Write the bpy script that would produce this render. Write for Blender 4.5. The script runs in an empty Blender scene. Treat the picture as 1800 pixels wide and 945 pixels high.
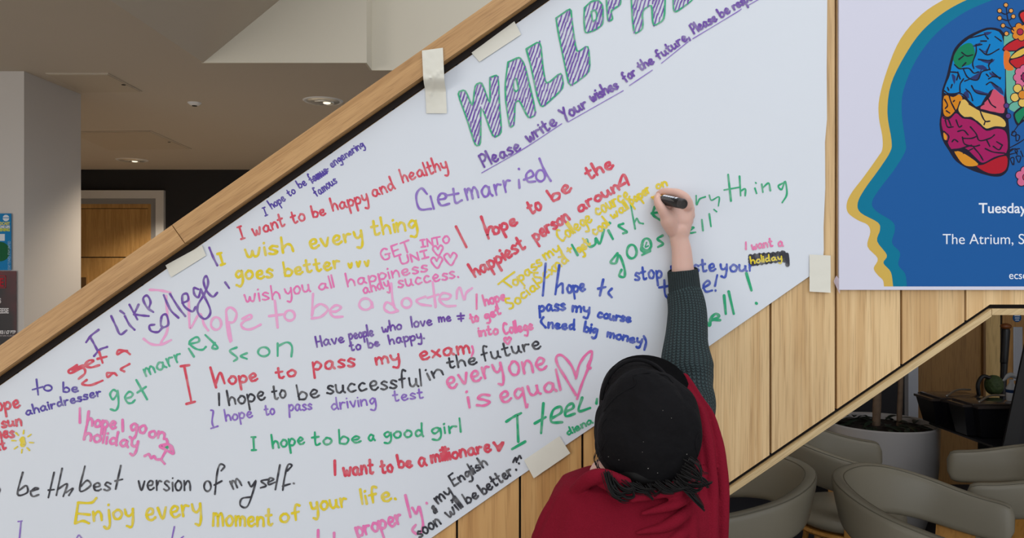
import bpy, bmesh, math, random
from mathutils import Vector, Matrix, noise
random.seed(7)
# ------------------------------------------------------------------ camera, world, lights, exposure
S = bpy.context.scene
COL = S.collection
F, EYE = 1350.0, 1.68            # focal length in pixels of the 1800 px frame, eye height
cam_d = bpy.data.cameras.new('camera'); cam_d.sensor_width = 36.0; cam_d.lens = 36.0*F/1800.0
cam_d.clip_start = .05; cam_d.clip_end = 100
cam = bpy.data.objects.new('camera', cam_d); COL.objects.link(cam)
cam.location = (0, 0, EYE); cam.rotation_euler = (math.pi/2, 0, 0); S.camera = cam
S.view_settings.view_transform = 'Standard'; S.view_settings.look = 'None'
S.view_settings.gamma = 1; S.view_settings.use_curve_mapping = False
S.view_settings.exposure = 0.0
w = bpy.data.worlds.new('sky'); S.world = w; w.use_nodes = True
w.node_tree.nodes['Background'].inputs[0].default_value = (.86, .92, 1, 1)
w.node_tree.nodes['Background'].inputs[1].default_value = 1.0
def area(name, loc, rot, sx, sy, e, c):
    d = bpy.data.lights.new(name, 'AREA'); d.shape = 'RECTANGLE'; d.size = sx; d.size_y = sy; d.energy = e; d.color = c
    o = bpy.data.objects.new(name, d); COL.objects.link(o); o.location = loc; o.rotation_euler = rot
    return o
R = math.radians
area('atrium_window_light', (-.5, -4.5, 4.6), (R(68), 0, 0), 7, 3.2, 112, (.93, .96, 1))
area('side_fill_light', (-5.4, -2.2, 1.5), (R(90), 0, R(-52)), 3.5, 2.4, 105, (1, .95, .88))  # added fill from the left, brightens the pillar front and the ceiling
area('atrium_roof_light', (1.5, .3, 6.2), (0, 0, 0), 5, 3, 75, (1, .98, .95))

# ------------------------------------------------------------------ helpers
def P(x, y, Y):                   # a point measured on the photograph, taken to its distance Y
    return Vector(((x-900)/F*Y, Y, EYE-(y-472.5)/F*Y))
def lin(c): return tuple(((v/255)/12.92 if v/255 <= .04045 else ((v/255+.055)/1.055)**2.4) for v in c)+(1,)
def mat(name, rgb, rough=.6, metal=0, **k):
    m = bpy.data.materials.new(name); m.use_nodes = True
    b = m.node_tree.nodes['Principled BSDF']
    b.inputs['Base Color'].default_value = lin(rgb); b.inputs['Roughness'].default_value = rough; b.inputs['Metallic'].default_value = metal
    nt = m.node_tree; N = nt.nodes.new; L = nt.links.new
    tc = N('ShaderNodeTexCoord')
    if k.get('var'):                                  # gentle colour variation
        n = N('ShaderNodeTexNoise'); n.inputs['Scale'].default_value = k.get('vscale', 4); n.inputs['Detail'].default_value = 4
        L(tc.outputs['Object'], n.inputs['Vector'])
        r = N('ShaderNodeMixRGB'); c = lin(rgb); v = k['var']
        r.inputs[1].default_value = tuple(x*(1-v) for x in c[:3])+(1,); r.inputs[2].default_value = tuple(min(1, x*(1+v)) for x in c[:3])+(1,)
        L(n.outputs['Fac'], r.inputs[0]); L(r.outputs[0], b.inputs['Base Color'])
    if k.get('bump'):
        n = N('ShaderNodeTexNoise'); n.inputs['Scale'].default_value = k.get('bscale', 60); n.inputs['Detail'].default_value = 3
        L(tc.outputs['Object'], n.inputs['Vector'])
        u = N('ShaderNodeBump'); u.inputs['Strength'].default_value = k['bump']; u.inputs['Distance'].default_value = k.get('bdist', .002)
        L(n.outputs['Fac'], u.inputs['Height']); L(u.outputs[0], b.inputs['Normal'])
    if k.get('emit'):
        b.inputs['Emission Color'].default_value = lin(rgb); b.inputs['Emission Strength'].default_value = k['emit']
    if k.get('alpha'): b.inputs['Alpha'].default_value = k['alpha']
    if k.get('sheen'): b.inputs['Sheen Weight'].default_value = k['sheen']
    if k.get('sss'):
        b.inputs['Subsurface Weight'].default_value = k['sss']; b.inputs['Subsurface Radius'].default_value = (.01, .004, .002); b.inputs['Subsurface Scale'].default_value = 1
    if k.get('spec') is not None: b.inputs['Specular IOR Level'].default_value = k['spec']
    return m
def wood(name, c1, c2, scale=(26, 26, 1.6), rough=.5, rand=.16, rot=(0, 0, 0)):
    m = bpy.data.materials.new(name); m.use_nodes = True
    nt = m.node_tree; N = nt.nodes.new; L = nt.links.new; b = nt.nodes['Principled BSDF']
    tc = N('ShaderNodeTexCoord'); oi = N('ShaderNodeObjectInfo'); mp0 = N('ShaderNodeMapping'); mp0.inputs['Rotation'].default_value = rot
    L(tc.outputs['Object'], mp0.inputs['Vector'])
    ad = N('ShaderNodeVectorMath'); ad.operation = 'ADD'
    sc = N('ShaderNodeVectorMath'); sc.operation = 'SCALE'; sc.inputs[0].default_value = (3.1, 5.3, 7.7); L(oi.outputs['Random'], sc.inputs['Scale'])
    L(mp0.outputs[0], ad.inputs[0]); L(sc.outputs[0], ad.inputs[1])
    mp = N('ShaderNodeMapping'); mp.inputs['Scale'].default_value = scale; L(ad.outputs[0], mp.inputs['Vector'])
    n1 = N('ShaderNodeTexNoise'); n1.inputs['Scale'].default_value = 1.0; n1.inputs['Detail'].default_value = 6; n1.inputs['Distortion'].default_value = .8
    L(mp.outputs[0], n1.inputs['Vector'])
    mp2 = N('ShaderNodeMapping'); mp2.inputs['Scale'].default_value = (scale[0]*9, scale[1]*9, scale[2]*7); L(ad.outputs[0], mp2.inputs['Vector'])
    n2 = N('ShaderNodeTexNoise'); n2.inputs['Scale'].default_value = 1; n2.inputs['Detail'].default_value = 2; L(mp2.outputs[0], n2.inputs['Vector'])
    cr = N('ShaderNodeValToRGB'); cr.color_ramp.elements[0].position = .36; cr.color_ramp.elements[1].position = .62
    cr.color_ramp.elements[0].color = lin(c1); cr.color_ramp.elements[1].color = lin(c2); L(n1.outputs['Fac'], cr.inputs[0])
    cr2 = N('ShaderNodeValToRGB'); cr2.color_ramp.elements[0].position = .33; cr2.color_ramp.elements[1].position = .5
    cr2.color_ramp.elements[0].color = (.66, .6, .54, 1); cr2.color_ramp.elements[1].color = (1, 1, 1, 1); L(n2.outputs['Fac'], cr2.inputs[0])
    mu = N('ShaderNodeMixRGB'); mu.blend_type = 'MULTIPLY'; mu.inputs[0].default_value = .6; L(cr.outputs[0], mu.inputs[1]); L(cr2.outputs[0], mu.inputs[2])
    hs = N('ShaderNodeHueSaturation'); mr = N('ShaderNodeMapRange'); mr.inputs[3].default_value = 1-rand; mr.inputs[4].default_value = 1+rand*.5
    L(oi.outputs['Random'], mr.inputs[0]); L(mr.outputs[0], hs.inputs['Value']); L(mu.outputs[0], hs.inputs['Color']); L(hs.outputs[0], b.inputs['Base Color'])
    bu = N('ShaderNodeBump'); bu.inputs['Strength'].default_value = .25; bu.inputs['Distance'].default_value = .001
    L(n2.outputs['Fac'], bu.inputs['Height']); L(bu.outputs[0], b.inputs['Normal']); b.inputs['Roughness'].default_value = rough
    return m
def link(name, me, m, parent=None):
    o = bpy.data.objects.new(name, me); COL.objects.link(o)
    if m: me.materials.append(m)
    if parent: o.parent = parent
    return o
def obj(name, bm, m, parent=None, smooth=False, recalc=True):
    if recalc: bmesh.ops.recalc_face_normals(bm, faces=bm.faces)
    me = bpy.data.meshes.new(name); bm.to_mesh(me); bm.free()
    if smooth:
        for f in me.polygons: f.use_smooth = True
        try: me.set_sharp_from_angle(angle=R(smooth if smooth > 1 else 50))
        except Exception: pass
    return link(name, me, m, parent)
def tag(o, label, cat=None, group=None, kind=None):
    if label: o['label'] = label
    if cat: o['category'] = cat
    if group: o['group'] = group
    if kind: o['kind'] = kind
    return o
def thing(name, label, cat, loc=(0, 0, 0), rz=0, group=None):
    o = bpy.data.objects.new(name, None); COL.objects.link(o); o.location = loc; o.rotation_euler = (0, 0, rz); o.empty_display_size = .05
    return tag(o, label, cat, group)
def under(root, *obs):                      # world-built meshes parented to a placed Empty
    inv = Matrix.Translation(-root.location)
    for o in obs: o.parent = root; o.matrix_parent_inverse = inv
def struct(name, bm, m, parent=None, **k):
    o = obj(name, bm, m, parent, **k)
    if not parent: o['kind'] = 'structure'
    return o
def bx(bm, x0, x1, y0, y1, z0, z1, bev=0):
    v = [bm.verts.new((x, y, z)) for x in (x0, x1) for y in (y0, y1) for z in (z0, z1)]
    fs = [bm.faces.new([v[i] for i in q]) for q in ((0, 1, 3, 2), (4, 6, 7, 5), (0, 4, 5, 1), (2, 3, 7, 6), (0, 2, 6, 4), (1, 5, 7, 3))]
    if bev:
        es = list({e for f in fs for e in f.edges}); bmesh.ops.bevel(bm, geom=es, offset=bev, segments=2, affect='EDGES', profile=.6)
    return bm
def box(*a, **k): return bx(bmesh.new(), *a, **k)
def prism(bm, pts, d):                      # polygon of 3D points extruded by vector d
    a = [bm.verts.new(p) for p in pts]; b = [bm.verts.new(Vector(p)+Vector(d)) for p in pts]
    bm.faces.new(a); bm.faces.new(b[::-1]); n = len(a)
    for i in range(n): bm.faces.new((a[i], b[i], b[(i+1) % n], a[(i+1) % n]))
    return bm
def bevel_all(bm, off, seg=2, ang=30):
    es = [e for e in bm.edges if len(e.link_faces) == 2 and e.calc_face_angle(0) > R(ang)]
    bmesh.ops.bevel(bm, geom=es, offset=off, segments=seg, affect='EDGES', clamp_overlap=True)
    return bm
def lathe(bm, prof, n=32, c=(0, 0, 0)):
    rings = []
    for r, z in prof:
        rings.append([bm.verts.new((c[0]+r*math.cos(2*math.pi*i/n), c[1]+r*math.sin(2*math.pi*i/n), c[2]+z)) for i in range(n)])
    for a, b in zip(rings, rings[1:]):
        for i in range(n): bm.faces.new((a[i], a[(i+1) % n], b[(i+1) % n], b[i]))
    bm.faces.new(rings[0][::-1]); bm.faces.new(rings[-1])
    return bm
def cr_spline(pts, sub=6, closed=False):
    pts = [Vector(p) for p in pts]; n = len(pts)
    if n < 3 and not closed: return [pts[0].lerp(pts[-1], i/3) for i in range(4)] if n == 2 else pts
    out = []; rng = n if closed else n-1
    for i in range(rng):
        if closed: p0, p1, p2, p3 = pts[(i-1) % n], pts[i], pts[(i+1) % n], pts[(i+2) % n]
        else:
            p1, p2 = pts[i], pts[i+1]; p0 = pts[i-1] if i else p1*2-p2; p3 = pts[i+2] if i+2 < n else p2*2-p1
        for k in range(sub):
            t = k/sub
            out.append(.5*((2*p1)+(p2-p0)*t+(2*p0-5*p1+4*p2-p3)*t*t+(3*p1-p0-3*p2+p3)*t*t*t))
    out.append(out[0].copy() if closed else pts[-1].copy())
    return out
def tube(bm, pts, rad, n=12, sub=5, flat=1.0, up=Vector((0, 1, 0)), fn=None, uv=None, cap='round'):
    """tapered tube along a smooth path; flat squeezes it along 'up'; fn(angle, t) scales the radius"""
    k = [tuple(p)+(r,) for p, r in zip(pts, rad)]
    ks = cr_spline([Vector(q) for q in k], sub) if False else None
    ctr = cr_spline(pts, sub); rr = cr_spline([Vector((r, 0, 0)) for r in rad], sub); rr = [max(1e-5, v.x) for v in rr]
    if cap == 'round':                       # rounded ends
        for end in (0, -1):
            c = ctr[end]; d = (c-ctr[1 if end == 0 else -2]); 
            if d.length < 1e-9: d = Vector((0, 0, 1e-3))
            d.normalize(); r = rr[end]
            ex = [(c+d*r*s, r*math.sqrt(max(0, 1-s*s))+1e-5) for s in (.35, .65, .87, .985)]
            if end == 0: ctr = [e[0] for e in ex[::-1]]+ctr; rr = [e[1] for e in ex[::-1]]+rr
            else: ctr = ctr+[e[0] for e in ex]; rr = rr+[e[1] for e in ex]
    m = len(ctr); rings = []; L = [0]
    for i in range(1, m): L.append(L[-1]+(ctr[i]-ctr[i-1]).length)
    for i in range(m):
        t = (ctr[min(i+1, m-1)]-ctr[max(i-1, 0)]); t = t.normalized() if t.length > 1e-9 else Vector((0, 0, 1))
        s = t.cross(up); s = s.normalized() if s.length > 1e-4 else t.orthogonal().normalized(); v = s.cross(t).normalized()
        ring = []
        for j in range(n):
            a = 2*math.pi*j/n; q = fn(a, i/(m-1)) if fn else 1
            ring.append(bm.verts.new(ctr[i]+(s*math.cos(a)+v*math.sin(a)*flat)*rr[i]*q))
        rings.append(ring)
    lay = bm.loops.layers.uv.verify() if uv else None
    for i in range(m-1):
        for j in range(n):
            f = bm.faces.new((rings[i][j], rings[i][(j+1) % n], rings[i+1][(j+1) % n], rings[i+1][j]))
            if uv:
                for l, (a, b) in zip(f.loops, ((j, i), (j+1, i), (j+1, i+1), (j, i+1))): l[lay].uv = (a/n, L[b])
    bm.faces.new(rings[0][::-1]); bm.faces.new(rings[-1])
    return bm
def ellip(bm, c, r, rot=None, nu=24, nv=14, e=1.0):
    M = rot or Matrix.Identity(3); rings = []
    sg = lambda x: math.copysign(abs(x)**e, x)
    for i in range(1, nv):
        ph = math.pi*i/nv
        rings.append([bm.verts.new(Vector(c)+M@Vector((r[0]*sg(math.sin(ph))*sg(math.cos(2*math.pi*j/nu)), r[1]*sg(math.sin(ph))*sg(math.sin(2*math.pi*j/nu)), r[2]*sg(math.cos(ph))))) for j in range(nu)])
    top = bm.verts.new(Vector(c)+M@Vector((0, 0, r[2]))); bot = bm.verts.new(Vector(c)-M@Vector((0, 0, r[2])))
    for a, b in zip(rings, rings[1:]):
        for j in range(nu): bm.faces.new((a[j], b[j], b[(j+1) % nu], a[(j+1) % nu]))
    for j in range(nu): bm.faces.new((top, rings[0][j], rings[0][(j+1) % nu])); bm.faces.new((bot, rings[-1][(j+1) % nu], rings[-1][j]))
    return bm
def fuse(name, bm, m, parent, voxel=.003, smooth=6, factor=.5, disp=None):
    """join overlapping solids of one bmesh into one continuous skin"""
    bmesh.ops.recalc_face_normals(bm, faces=bm.faces)
    me = bpy.data.meshes.new(name); bm.to_mesh(me); bm.free()
    o = bpy.data.objects.new(name, me); COL.objects.link(o)
    r = o.modifiers.new('r', 'REMESH'); r.mode = 'VOXEL'; r.voxel_size = voxel; r.use_smooth_shade = True
    s = o.modifiers.new('s', 'SMOOTH'); s.iterations = smooth; s.factor = factor
    dg = bpy.context.evaluated_depsgraph_get(); me2 = bpy.data.meshes.new_from_object(o.evaluated_get(dg))
    o.modifiers.clear(); o.data = me2; me2.name = name; bpy.data.meshes.remove(me)
    if disp:
        nl = [v.normal.copy() for v in me2.vertices]; cl = [disp(v.co.copy(), n_) for v, n_ in zip(me2.vertices, nl)]
        me2.vertices.foreach_set('co', [x for c in cl for x in c]); me2.update()
    for f in me2.polygons: f.use_smooth = True
    me2.materials.clear(); me2.materials.append(m)
    if parent: o.parent = parent
    return o
def text_mesh(name, body, m, loc, size, parent=None, rot=(R(90), 0, 0), bold=0, align='LEFT', extr=.0003, sx=1):
    c = bpy.data.curves.new(name, 'FONT'); c.body = body; c.size = size; c.extrude = extr; c.offset = bold; c.align_x = align
    o = bpy.data.objects.new(name, c); COL.objects.link(o)
    dg = bpy.context.evaluated_depsgraph_get(); me = bpy.data.meshes.new_from_object(o.evaluated_get(dg))
    bpy.data.objects.remove(o); me.materials.clear()
    r = link(name, me, m, parent); r.location = loc; r.rotation_euler = rot; r.scale = (sx, 1, 1)
    return r

# ------------------------------------------------------------------ materials
M_plank = wood('oak_plank', (208, 168, 114), (230, 196, 144), (34, 34, 1.1), .5, .08)
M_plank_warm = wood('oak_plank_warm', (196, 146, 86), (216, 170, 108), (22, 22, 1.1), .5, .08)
M_coping = wood('oak_coping', (176, 132, 80), (196, 152, 98), (2.2, 60, 60), .45, .05, rot=(0, R(35), 0))
M_trimw = wood('oak_trim', (192, 164, 116), (206, 180, 134), (2, 60, 60), .5, .05, rot=(0, R(35), 0))
M_dark = mat('groove_dark', (30, 22, 18), .9)
M_paper = mat('paper', (217, 222, 229), .55, var=.02, vscale=1.5, bump=.25, bscale=5, bdist=.004)
M_tape = mat('masking_tape', (222, 219, 206), .6, bump=.35, bscale=120, bdist=.0006)
M_ceil = mat('ceiling_plaster', (196, 184, 168), .9, var=.03, vscale=1)
M_fascia = mat('fascia_plaster', (214, 206, 188), .9, var=.02, vscale=1)
M_pillar = mat('pillar_plaster', (208, 202, 196), .9, var=.02, vscale=2)
M_navy = mat('charcoal_wall', (46, 46, 50), .9)
M_white = mat('white_gloss', (226, 226, 226), .5)
M_floor = mat('navy_carpet', (34, 36, 46), .95, var=.2, vscale=60, bump=.4, bscale=300, bdist=.002)
D = 1.70                                    # distance of the face of the stair panelling

# ------------------------------------------------------------------ setting: floor, ceilings, far walls
struct('floor', box(-6, 6, -6, 9, -.1, 0), mat('lobby_floor', (176, 170, 162), .5, var=.04, vscale=3))
struct('floor_carpet', box(.45, 6, 2.45, 9, -.02, .004), M_floor)
CZ = EYE+1.15
YF = 4.28
bm = bmesh.new(); bx(bm, -6, -1.72, -3, 9, CZ, CZ+.2); bx(bm, -1.72, -.822, YF+.012, 9, CZ, CZ+.2); bx(bm, -.822, 6, 4.452, 9, CZ, CZ+.2); bx(bm, .7, 6, 2.9, 4.44, CZ, CZ+.2)  # last slab is unseen, added to keep overhead light off the chairs
ceiling = struct('ceiling', bm, M_ceil)
bm = prism(bmesh.new(), [(-1.72, -3, CZ), (-.62, -3, CZ+.9), (-.62, -3, CZ+1.1), (-1.72, -3, CZ+.2)], (0, 3+YF, 0)); struct('trim_1', bm, M_ceil)
bm = box(-1.73, -.81, YF, YF+.012, CZ-.002, 4.9); struct('wall_fascia', bm, M_fascia)
bm = bx(bx(bmesh.new(), -.822, -.81, YF+.012, 4.44, CZ-.002, 4.9), -.81, 6, 4.44, 4.452, CZ-.002, 4.9); struct('wall_fascia_right', bm, M_fascia)
struct('wall_back', box(-6, 1.2, 8.9, 9, 0, CZ), M_navy)
struct('wall_left', box(-6.1, -6, -3, 9, 0, CZ), M_pillar)
struct('wall_pillar', box(-6, -2.84, 4.47, 5.06, 0, CZ), M_pillar)
# access panels, downlights and a sensor set in the ceiling
def on_ceil(x, y): Y = 1.15*F/(472.5-y); return Vector(((x-900)/F*Y, Y, CZ))
M_hatch = mat('hatch_panel', (188, 174, 154), .7)
for k, (q, lab) in enumerate((((( 80, 128), (190, 128), (250, 160), (142, 161)), 'square access panel in the ceiling nearest the pillar top, with a small round lock'),
                    (((118, 231), (265, 229), (337, 261), (190, 263)), 'wider access panel in the ceiling just above the far round downlight'))):
    pts = [on_ceil(*p)+Vector((0, 0, -.006)) for p in q]
    t = thing('ceiling_hatch', lab, 'access panel', pts[0])
    f = obj('frame', prism(bmesh.new(), [p for p in pts], (0, 0, .006)), M_ceil)
    c = sum(pts, Vector())/4; inner = [p.lerp(c, .05)+Vector((0, 0, -.003)) for p in pts]
    d = obj('door_leaf', prism(bmesh.new(), inner, (0, 0, .003)), M_hatch)
    lk = inner[2].lerp(inner[1], .45).lerp(c, .08)
    l = obj('lock', lathe(bmesh.new(), [(.012, -.003), (.012, .0)], 12, lk), M_dark)
    under(t, f, d, l)
M_chrome = mat('chrome_reflector', (238, 234, 224), .28, .55, bump=.5, bscale=18, bdist=.02)
M_bulb = mat('lamp_glow', (255, 240, 215), .4, emit=1.2)
for x, y, w_, lab in ((568, 177, 33, 'round chrome recessed downlight nearest the wooden handrail'), (232, 281, 25, 'far round chrome downlight close to the dark back wall')):
    p = on_ceil(x, y); r = w_/F*p.y
    t = thing('downlight', lab, 'ceiling light', p)
    a = obj('rim', lathe(bmesh.new(), [(r*.86, -.004), (r, -.006), (r*1.06, 0), (r*.86, .001)], 40, p), M_white, smooth=40)
    bmr = bmesh.new(); n = 40; prof = [(r*.88, -.003), (r*.80, -.010), (r*.6, -.0125), (r*.3, -.014)]
    b = obj('reflector', lathe(bmr, prof, n, p+Vector((0, 0, 0))), M_chrome, smooth=60)
    vs = bmesh.new(); tube(vs, [p+Vector((r*.55*math.cos(i*.6-2.2), r*.5*math.sin(i*.6-2.2), -.0145)) for i in range(7)], [.004]*7, 6, 3)
    c = obj('louvre', vs, M_chrome, smooth=60)
    g = obj('bulb', ellip(bmesh.new(), p+Vector((r*.2, 0, -.016)), (r*.2, r*.15, .008)), M_bulb, smooth=80)
    under(t, a, b, c, g)
sp = bpy.data.lights.new('downlight_and_fill_spot', 'SPOT'); sp.energy = 95; sp.color = (1, .84, .64); sp.spot_size = R(120); sp.shadow_soft_size = .05; sp.spot_blend = .6
so = bpy.data.objects.new('downlight_and_fill_spot', sp); COL.objects.link(so); so.location = (-3.9, 8.0, CZ-.08)
sp2 = sp.copy(); so2 = bpy.data.objects.new('downlight_and_fill_spot', sp2); COL.objects.link(so2); so2.location = (-2.75, 8.3, CZ-.08)
for q_ in ((-2.2, 5.6), (-3.4, 6.6)):
    s3 = bpy.data.objects.new('downlight_and_fill_spot', sp); COL.objects.link(s3); s3.location = (*q_, CZ-.06)  # added fill spots without fixtures, lift the dim back ceiling by floor bounce
p = on_ceil(342, 180.5)
t = thing('ceiling_sensor', 'small round smoke detector disc between the access panels and near downlight', 'sensor', p)
a = obj('body', lathe(bmesh.new(), [(.018, -.02), (.03, -.016), (.043, -.006), (.046, .0)], 24, p), M_white, smooth=40); b = obj('lens', lathe(bmesh.new(), [(.016, -.024), (.018, -.018)], 16, p), M_dark)
under(t, a, b)

# far door in the charcoal wall
YB = 8.9
def B(x, y, Y=YB): return P(x, y, Y)
M_fdoor = wood('far_door_wood', (186, 142, 82), (204, 160, 98), (20, 20, 1.2), .5, .02)
M_grey = mat('grey_frame', (150, 150, 152), .6)
x0, x1, zt = B(-10, 0).x, B(291, 0).x, B(0, 335).z
t = thing('door_1', None, None, ((x0+x1)/2, YB, 0)); t['kind'] = 'structure'
bm = bmesh.new(); wd = B(291, 0).x-B(277, 0).x
bx(bm, x0, x1, YB-.05, YB, zt-wd, zt); bx(bm, x1-wd, x1, YB-.05, YB, 0, zt-wd); bx(bm, x0, x0+wd, YB-.05, YB, 0, zt-wd)
a = obj('architrave', bm, M_white)
bm = bmesh.new(); z2, w2 = B(0, 348).z, B(277, 0).x; bx(bm, x0+wd, w2, YB-.035, YB, z2-.07, z2); bx(bm, w2-.06, w2, YB-.035, YB, 0, z2-.07); b = obj('shadow_frame', bm, M_grey)
z3, w3 = B(0, 357).z, B(269, 0).x
bm = bmesh.new(); bx(bm, x0+wd, w3, YB-.028, YB, z3-.06, z3); bx(bm, w3-.045, w3, YB-.028, YB, 0, z3-.06); c = obj('door_lining', bm, M_fdoor)
zs = B(0, 452).z
d1 = obj('door_leaf', box(x0+wd, w3-.05, YB-.02, YB, zs+.006, z3-.066, bev=.002), M_fdoor)
d2 = obj('door_leaf', box(x0+wd, w3-.05, YB-.02, YB, 0.02, zs-.006, bev=.002), M_fdoor)
zp, wp = B(0, 487).z, B(154, 0).x
e = obj('vision_panel', box(x0+.4, wp, YB-.026, YB-.018, .9, zp, bev=.004), mat('door_glass', (96, 70, 42), .25))
f = obj('beading', bx(bx(bmesh.new(), wp, wp+.02, YB-.03, YB-.018, .9, zp+.02), x0+.4, wp, YB-.03, YB-.018, zp, zp+.02), M_fdoor)
g = obj('sign_plate', box(B(181, 0).x, B(190, 0).x, YB-.024, YB-.019, B(0, 502).z, B(0, 486).z), M_white)
under(t, a, b, c, d1, d2, e, f, g)

# ------------------------------------------------------------------ stair panelling, coping and trims
def ylow(x): return 535+(1741-x)*.6825 if x < 1741 else 535.0       # top of the lower shadow gap
def yup(x): return (676-x*.7005) if x < 1741 else 676-1741*.7005
def W(x, y, dy=0.0): p = P(x, y, D); p.y = D-dy; return p
t = thing('wall_stair', None, None, W(900, 1300)); t['kind'] = 'structure'
obs = []
bm = bmesh.new(); xs = [-121, 1741, 2250]
prism(bm, [W(x, ylow(x)+15, -.018) for x in xs]+[W(x, yup(x)-20, -.02) for x in xs[::-1]], (0, .05, 0))
obs.append(obj('backing', bm, M_dark))
seams = [-190, -80, 30, 140, 250, 361, 471, 582, 692, 803, 914, 1024, 1134, 1244.5, 1355, 1470, 1585, 1698, 1812, 1926, 2040, 2154]
for a_, b_ in zip(seams, seams[1:]):
    xa, xb = a_+2, b_-2
    ks = [xa]+([1741] if xa < 1741 < xb else [])+[xb]
    low = [W(x, min(ylow(x), 472.5+EYE*F/D-4), -.002) for x in ks]; up = [W(x, yup(x)-20, -.002) for x in ks]
    if xb < -121: low = [W(x, 472.5+EYE*F/D-4, -.002) for x in ks]
    bm = prism(bmesh.new(), low+up[::-1], (0, .018, 0)); bevel_all(bm, .0012, 1)
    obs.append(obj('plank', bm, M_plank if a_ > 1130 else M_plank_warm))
# lower pale edge board with shadow gap above it
def ytrim(x, o): return ylow(x)+o
for seg in (((-121, 1741), 'sloping'), ((1741, 2250), 'flat')):
    (a_, b_), _ = seg; off = 17
    if _ == 'sloping': A = [W(a_, ylow(a_)+8, .006), W(b_-1, 535+8, .006)]; low = [W(b_-1, 535+20.5, .006), W(a_, ylow(a_)+20.5, .006)]
    else: A = [W(b_-509, 535+7, .006), W(b_, 535+7, .006)]; low = [W(b_, 535+18, .006), W(b_-509, 535+18, .006)]
    bm = prism(bmesh.new(), A+low, (0, 1.1, 0)) if False else prism(bmesh.new(), A+low, (0, .015, 0))
    bevel_all(bm, .0015, 1); obs.append(obj('edge_board', bm, M_trimw))
under(t, *obs)
# coping board, two lengths butted at the joint by the door
t = thing('wall_coping', None, None, W(300, 450)); t['kind'] = 'structure'
obs = []
sl = math.atan(.7005); dirv = Vector((math.cos(sl), 0, math.sin(sl))); nrm = Vector((-math.sin(sl), 0, math.cos(sl)))
def cop(xa, xb, o0, o1, y0, y1):
    pts = [W(xa, 676-.7005*xa), W(xb, 676-.7005*xb)]
    q = [pts[0]+nrm*o0, pts[1]+nrm*o0, pts[1]+nrm*o1, pts[0]+nrm*o1]
    for v in q: v.y = y0
    return prism(bmesh.new(), q, (0, y1-y0, 0))
px = D/F
for xa, xb in ((-200, 341), (342.2, 1741)):
    bm = cop(xa, xb, 11*px, 49*px, D-.032, D+.10); bevel_all(bm, .0025, 2); obs.append(obj('coping_board', bm, M_coping))
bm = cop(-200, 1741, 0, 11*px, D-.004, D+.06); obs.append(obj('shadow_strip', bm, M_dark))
under(t, *obs)
# stair flight behind the panelling (its top and soffit)
bm = bmesh.new(); lo = W(-121, ylow(-121)); hi = W(1741, 535)
y0, y1 = D+.05, D+1.12; n = 14
for i in range(n):
    xa = lo.x+(hi.x-lo.x)*i/n; xb = lo.x+(hi.x-lo.x)*(i+1)/n; zt = lo.z+(hi.z-lo.z)*(i+1)/n+.12
    prism(bm, [(xa, y0, max(.0, lo.z+(hi.z-lo.z)*i/n)), (xb, y0, lo.z+(hi.z-lo.z)*(i+1)/n), (xb, y0, zt), (xa, y0, zt)], (0, y1-y0, 0))
bx(bm, hi.x, 5.9, y0, y1, hi.z, hi.z+.12)
struct('trim_2', bm, mat('stair_concrete', (150, 145, 138), .8))
# ------------------------------------------------------------------ the big paper sheet and its handwriting
PAPER = thing('paper_banner', 'large white paper sheet covered in handwritten wishes, taped to the stair panelling', 'paper banner', W(500, 700, .004))
pp = [(-150, 783.5), (960, 6), (1452, -338), (1453, 0), (1452, 120), (1452.5, 210), (1449, 250), (1449.5, 330), (1446.5, 400), (1447, 440), (1444, 470), (1422, 485), (1257, 600), (1045, 747), (915, 835), (757, 945), (-150, 1572)]
bm = bmesh.new(); prism(bm, [W(x, y, .0035) for x, y in pp], (0, .0015, 0))
under(PAPER, obj('sheet', bm, M_paper))
INK = {'purple': (104, 62, 160), 'violet': (134, 98, 190), 'red': (214, 62, 84), 'yellow': (226, 202, 22), 'pink': (232, 116, 178), 'rose': (236, 112, 168), 'pale': (238, 164, 208),
       'green': (20, 166, 112), 'teal': (62, 176, 134), 'blue': (40, 72, 178), 'black': (38, 38, 48), 'indigo': (76, 54, 158)}
def ink_mat(n, c):
    m = bpy.data.materials.new('ink_'+n); m.use_nodes = True; nt = m.node_tree; N = nt.nodes.new; L = nt.links.new; b = nt.nodes['Principled BSDF']
    tc = N('ShaderNodeTexCoord'); no = N('ShaderNodeTexNoise'); no.inputs['Scale'].default_value = 60; no.inputs['Detail'].default_value = 3; L(tc.outputs['Object'], no.inputs['Vector'])
    cr = N('ShaderNodeValToRGB'); a = lin(c); pale = tuple(x*.72+.62*.28 for x in a[:3])+(1,)
    cr.color_ramp.elements[0].position = .45; cr.color_ramp.elements[1].position = .75; cr.color_ramp.elements[0].color = a; cr.color_ramp.elements[1].color = pale
    L(no.outputs['Fac'], cr.inputs[0]); L(cr.outputs[0], b.inputs['Base Color']); b.inputs['Roughness'].default_value = .5
    return m
INKM = {k: ink_mat(k, v) for k, v in INK.items()}
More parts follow.
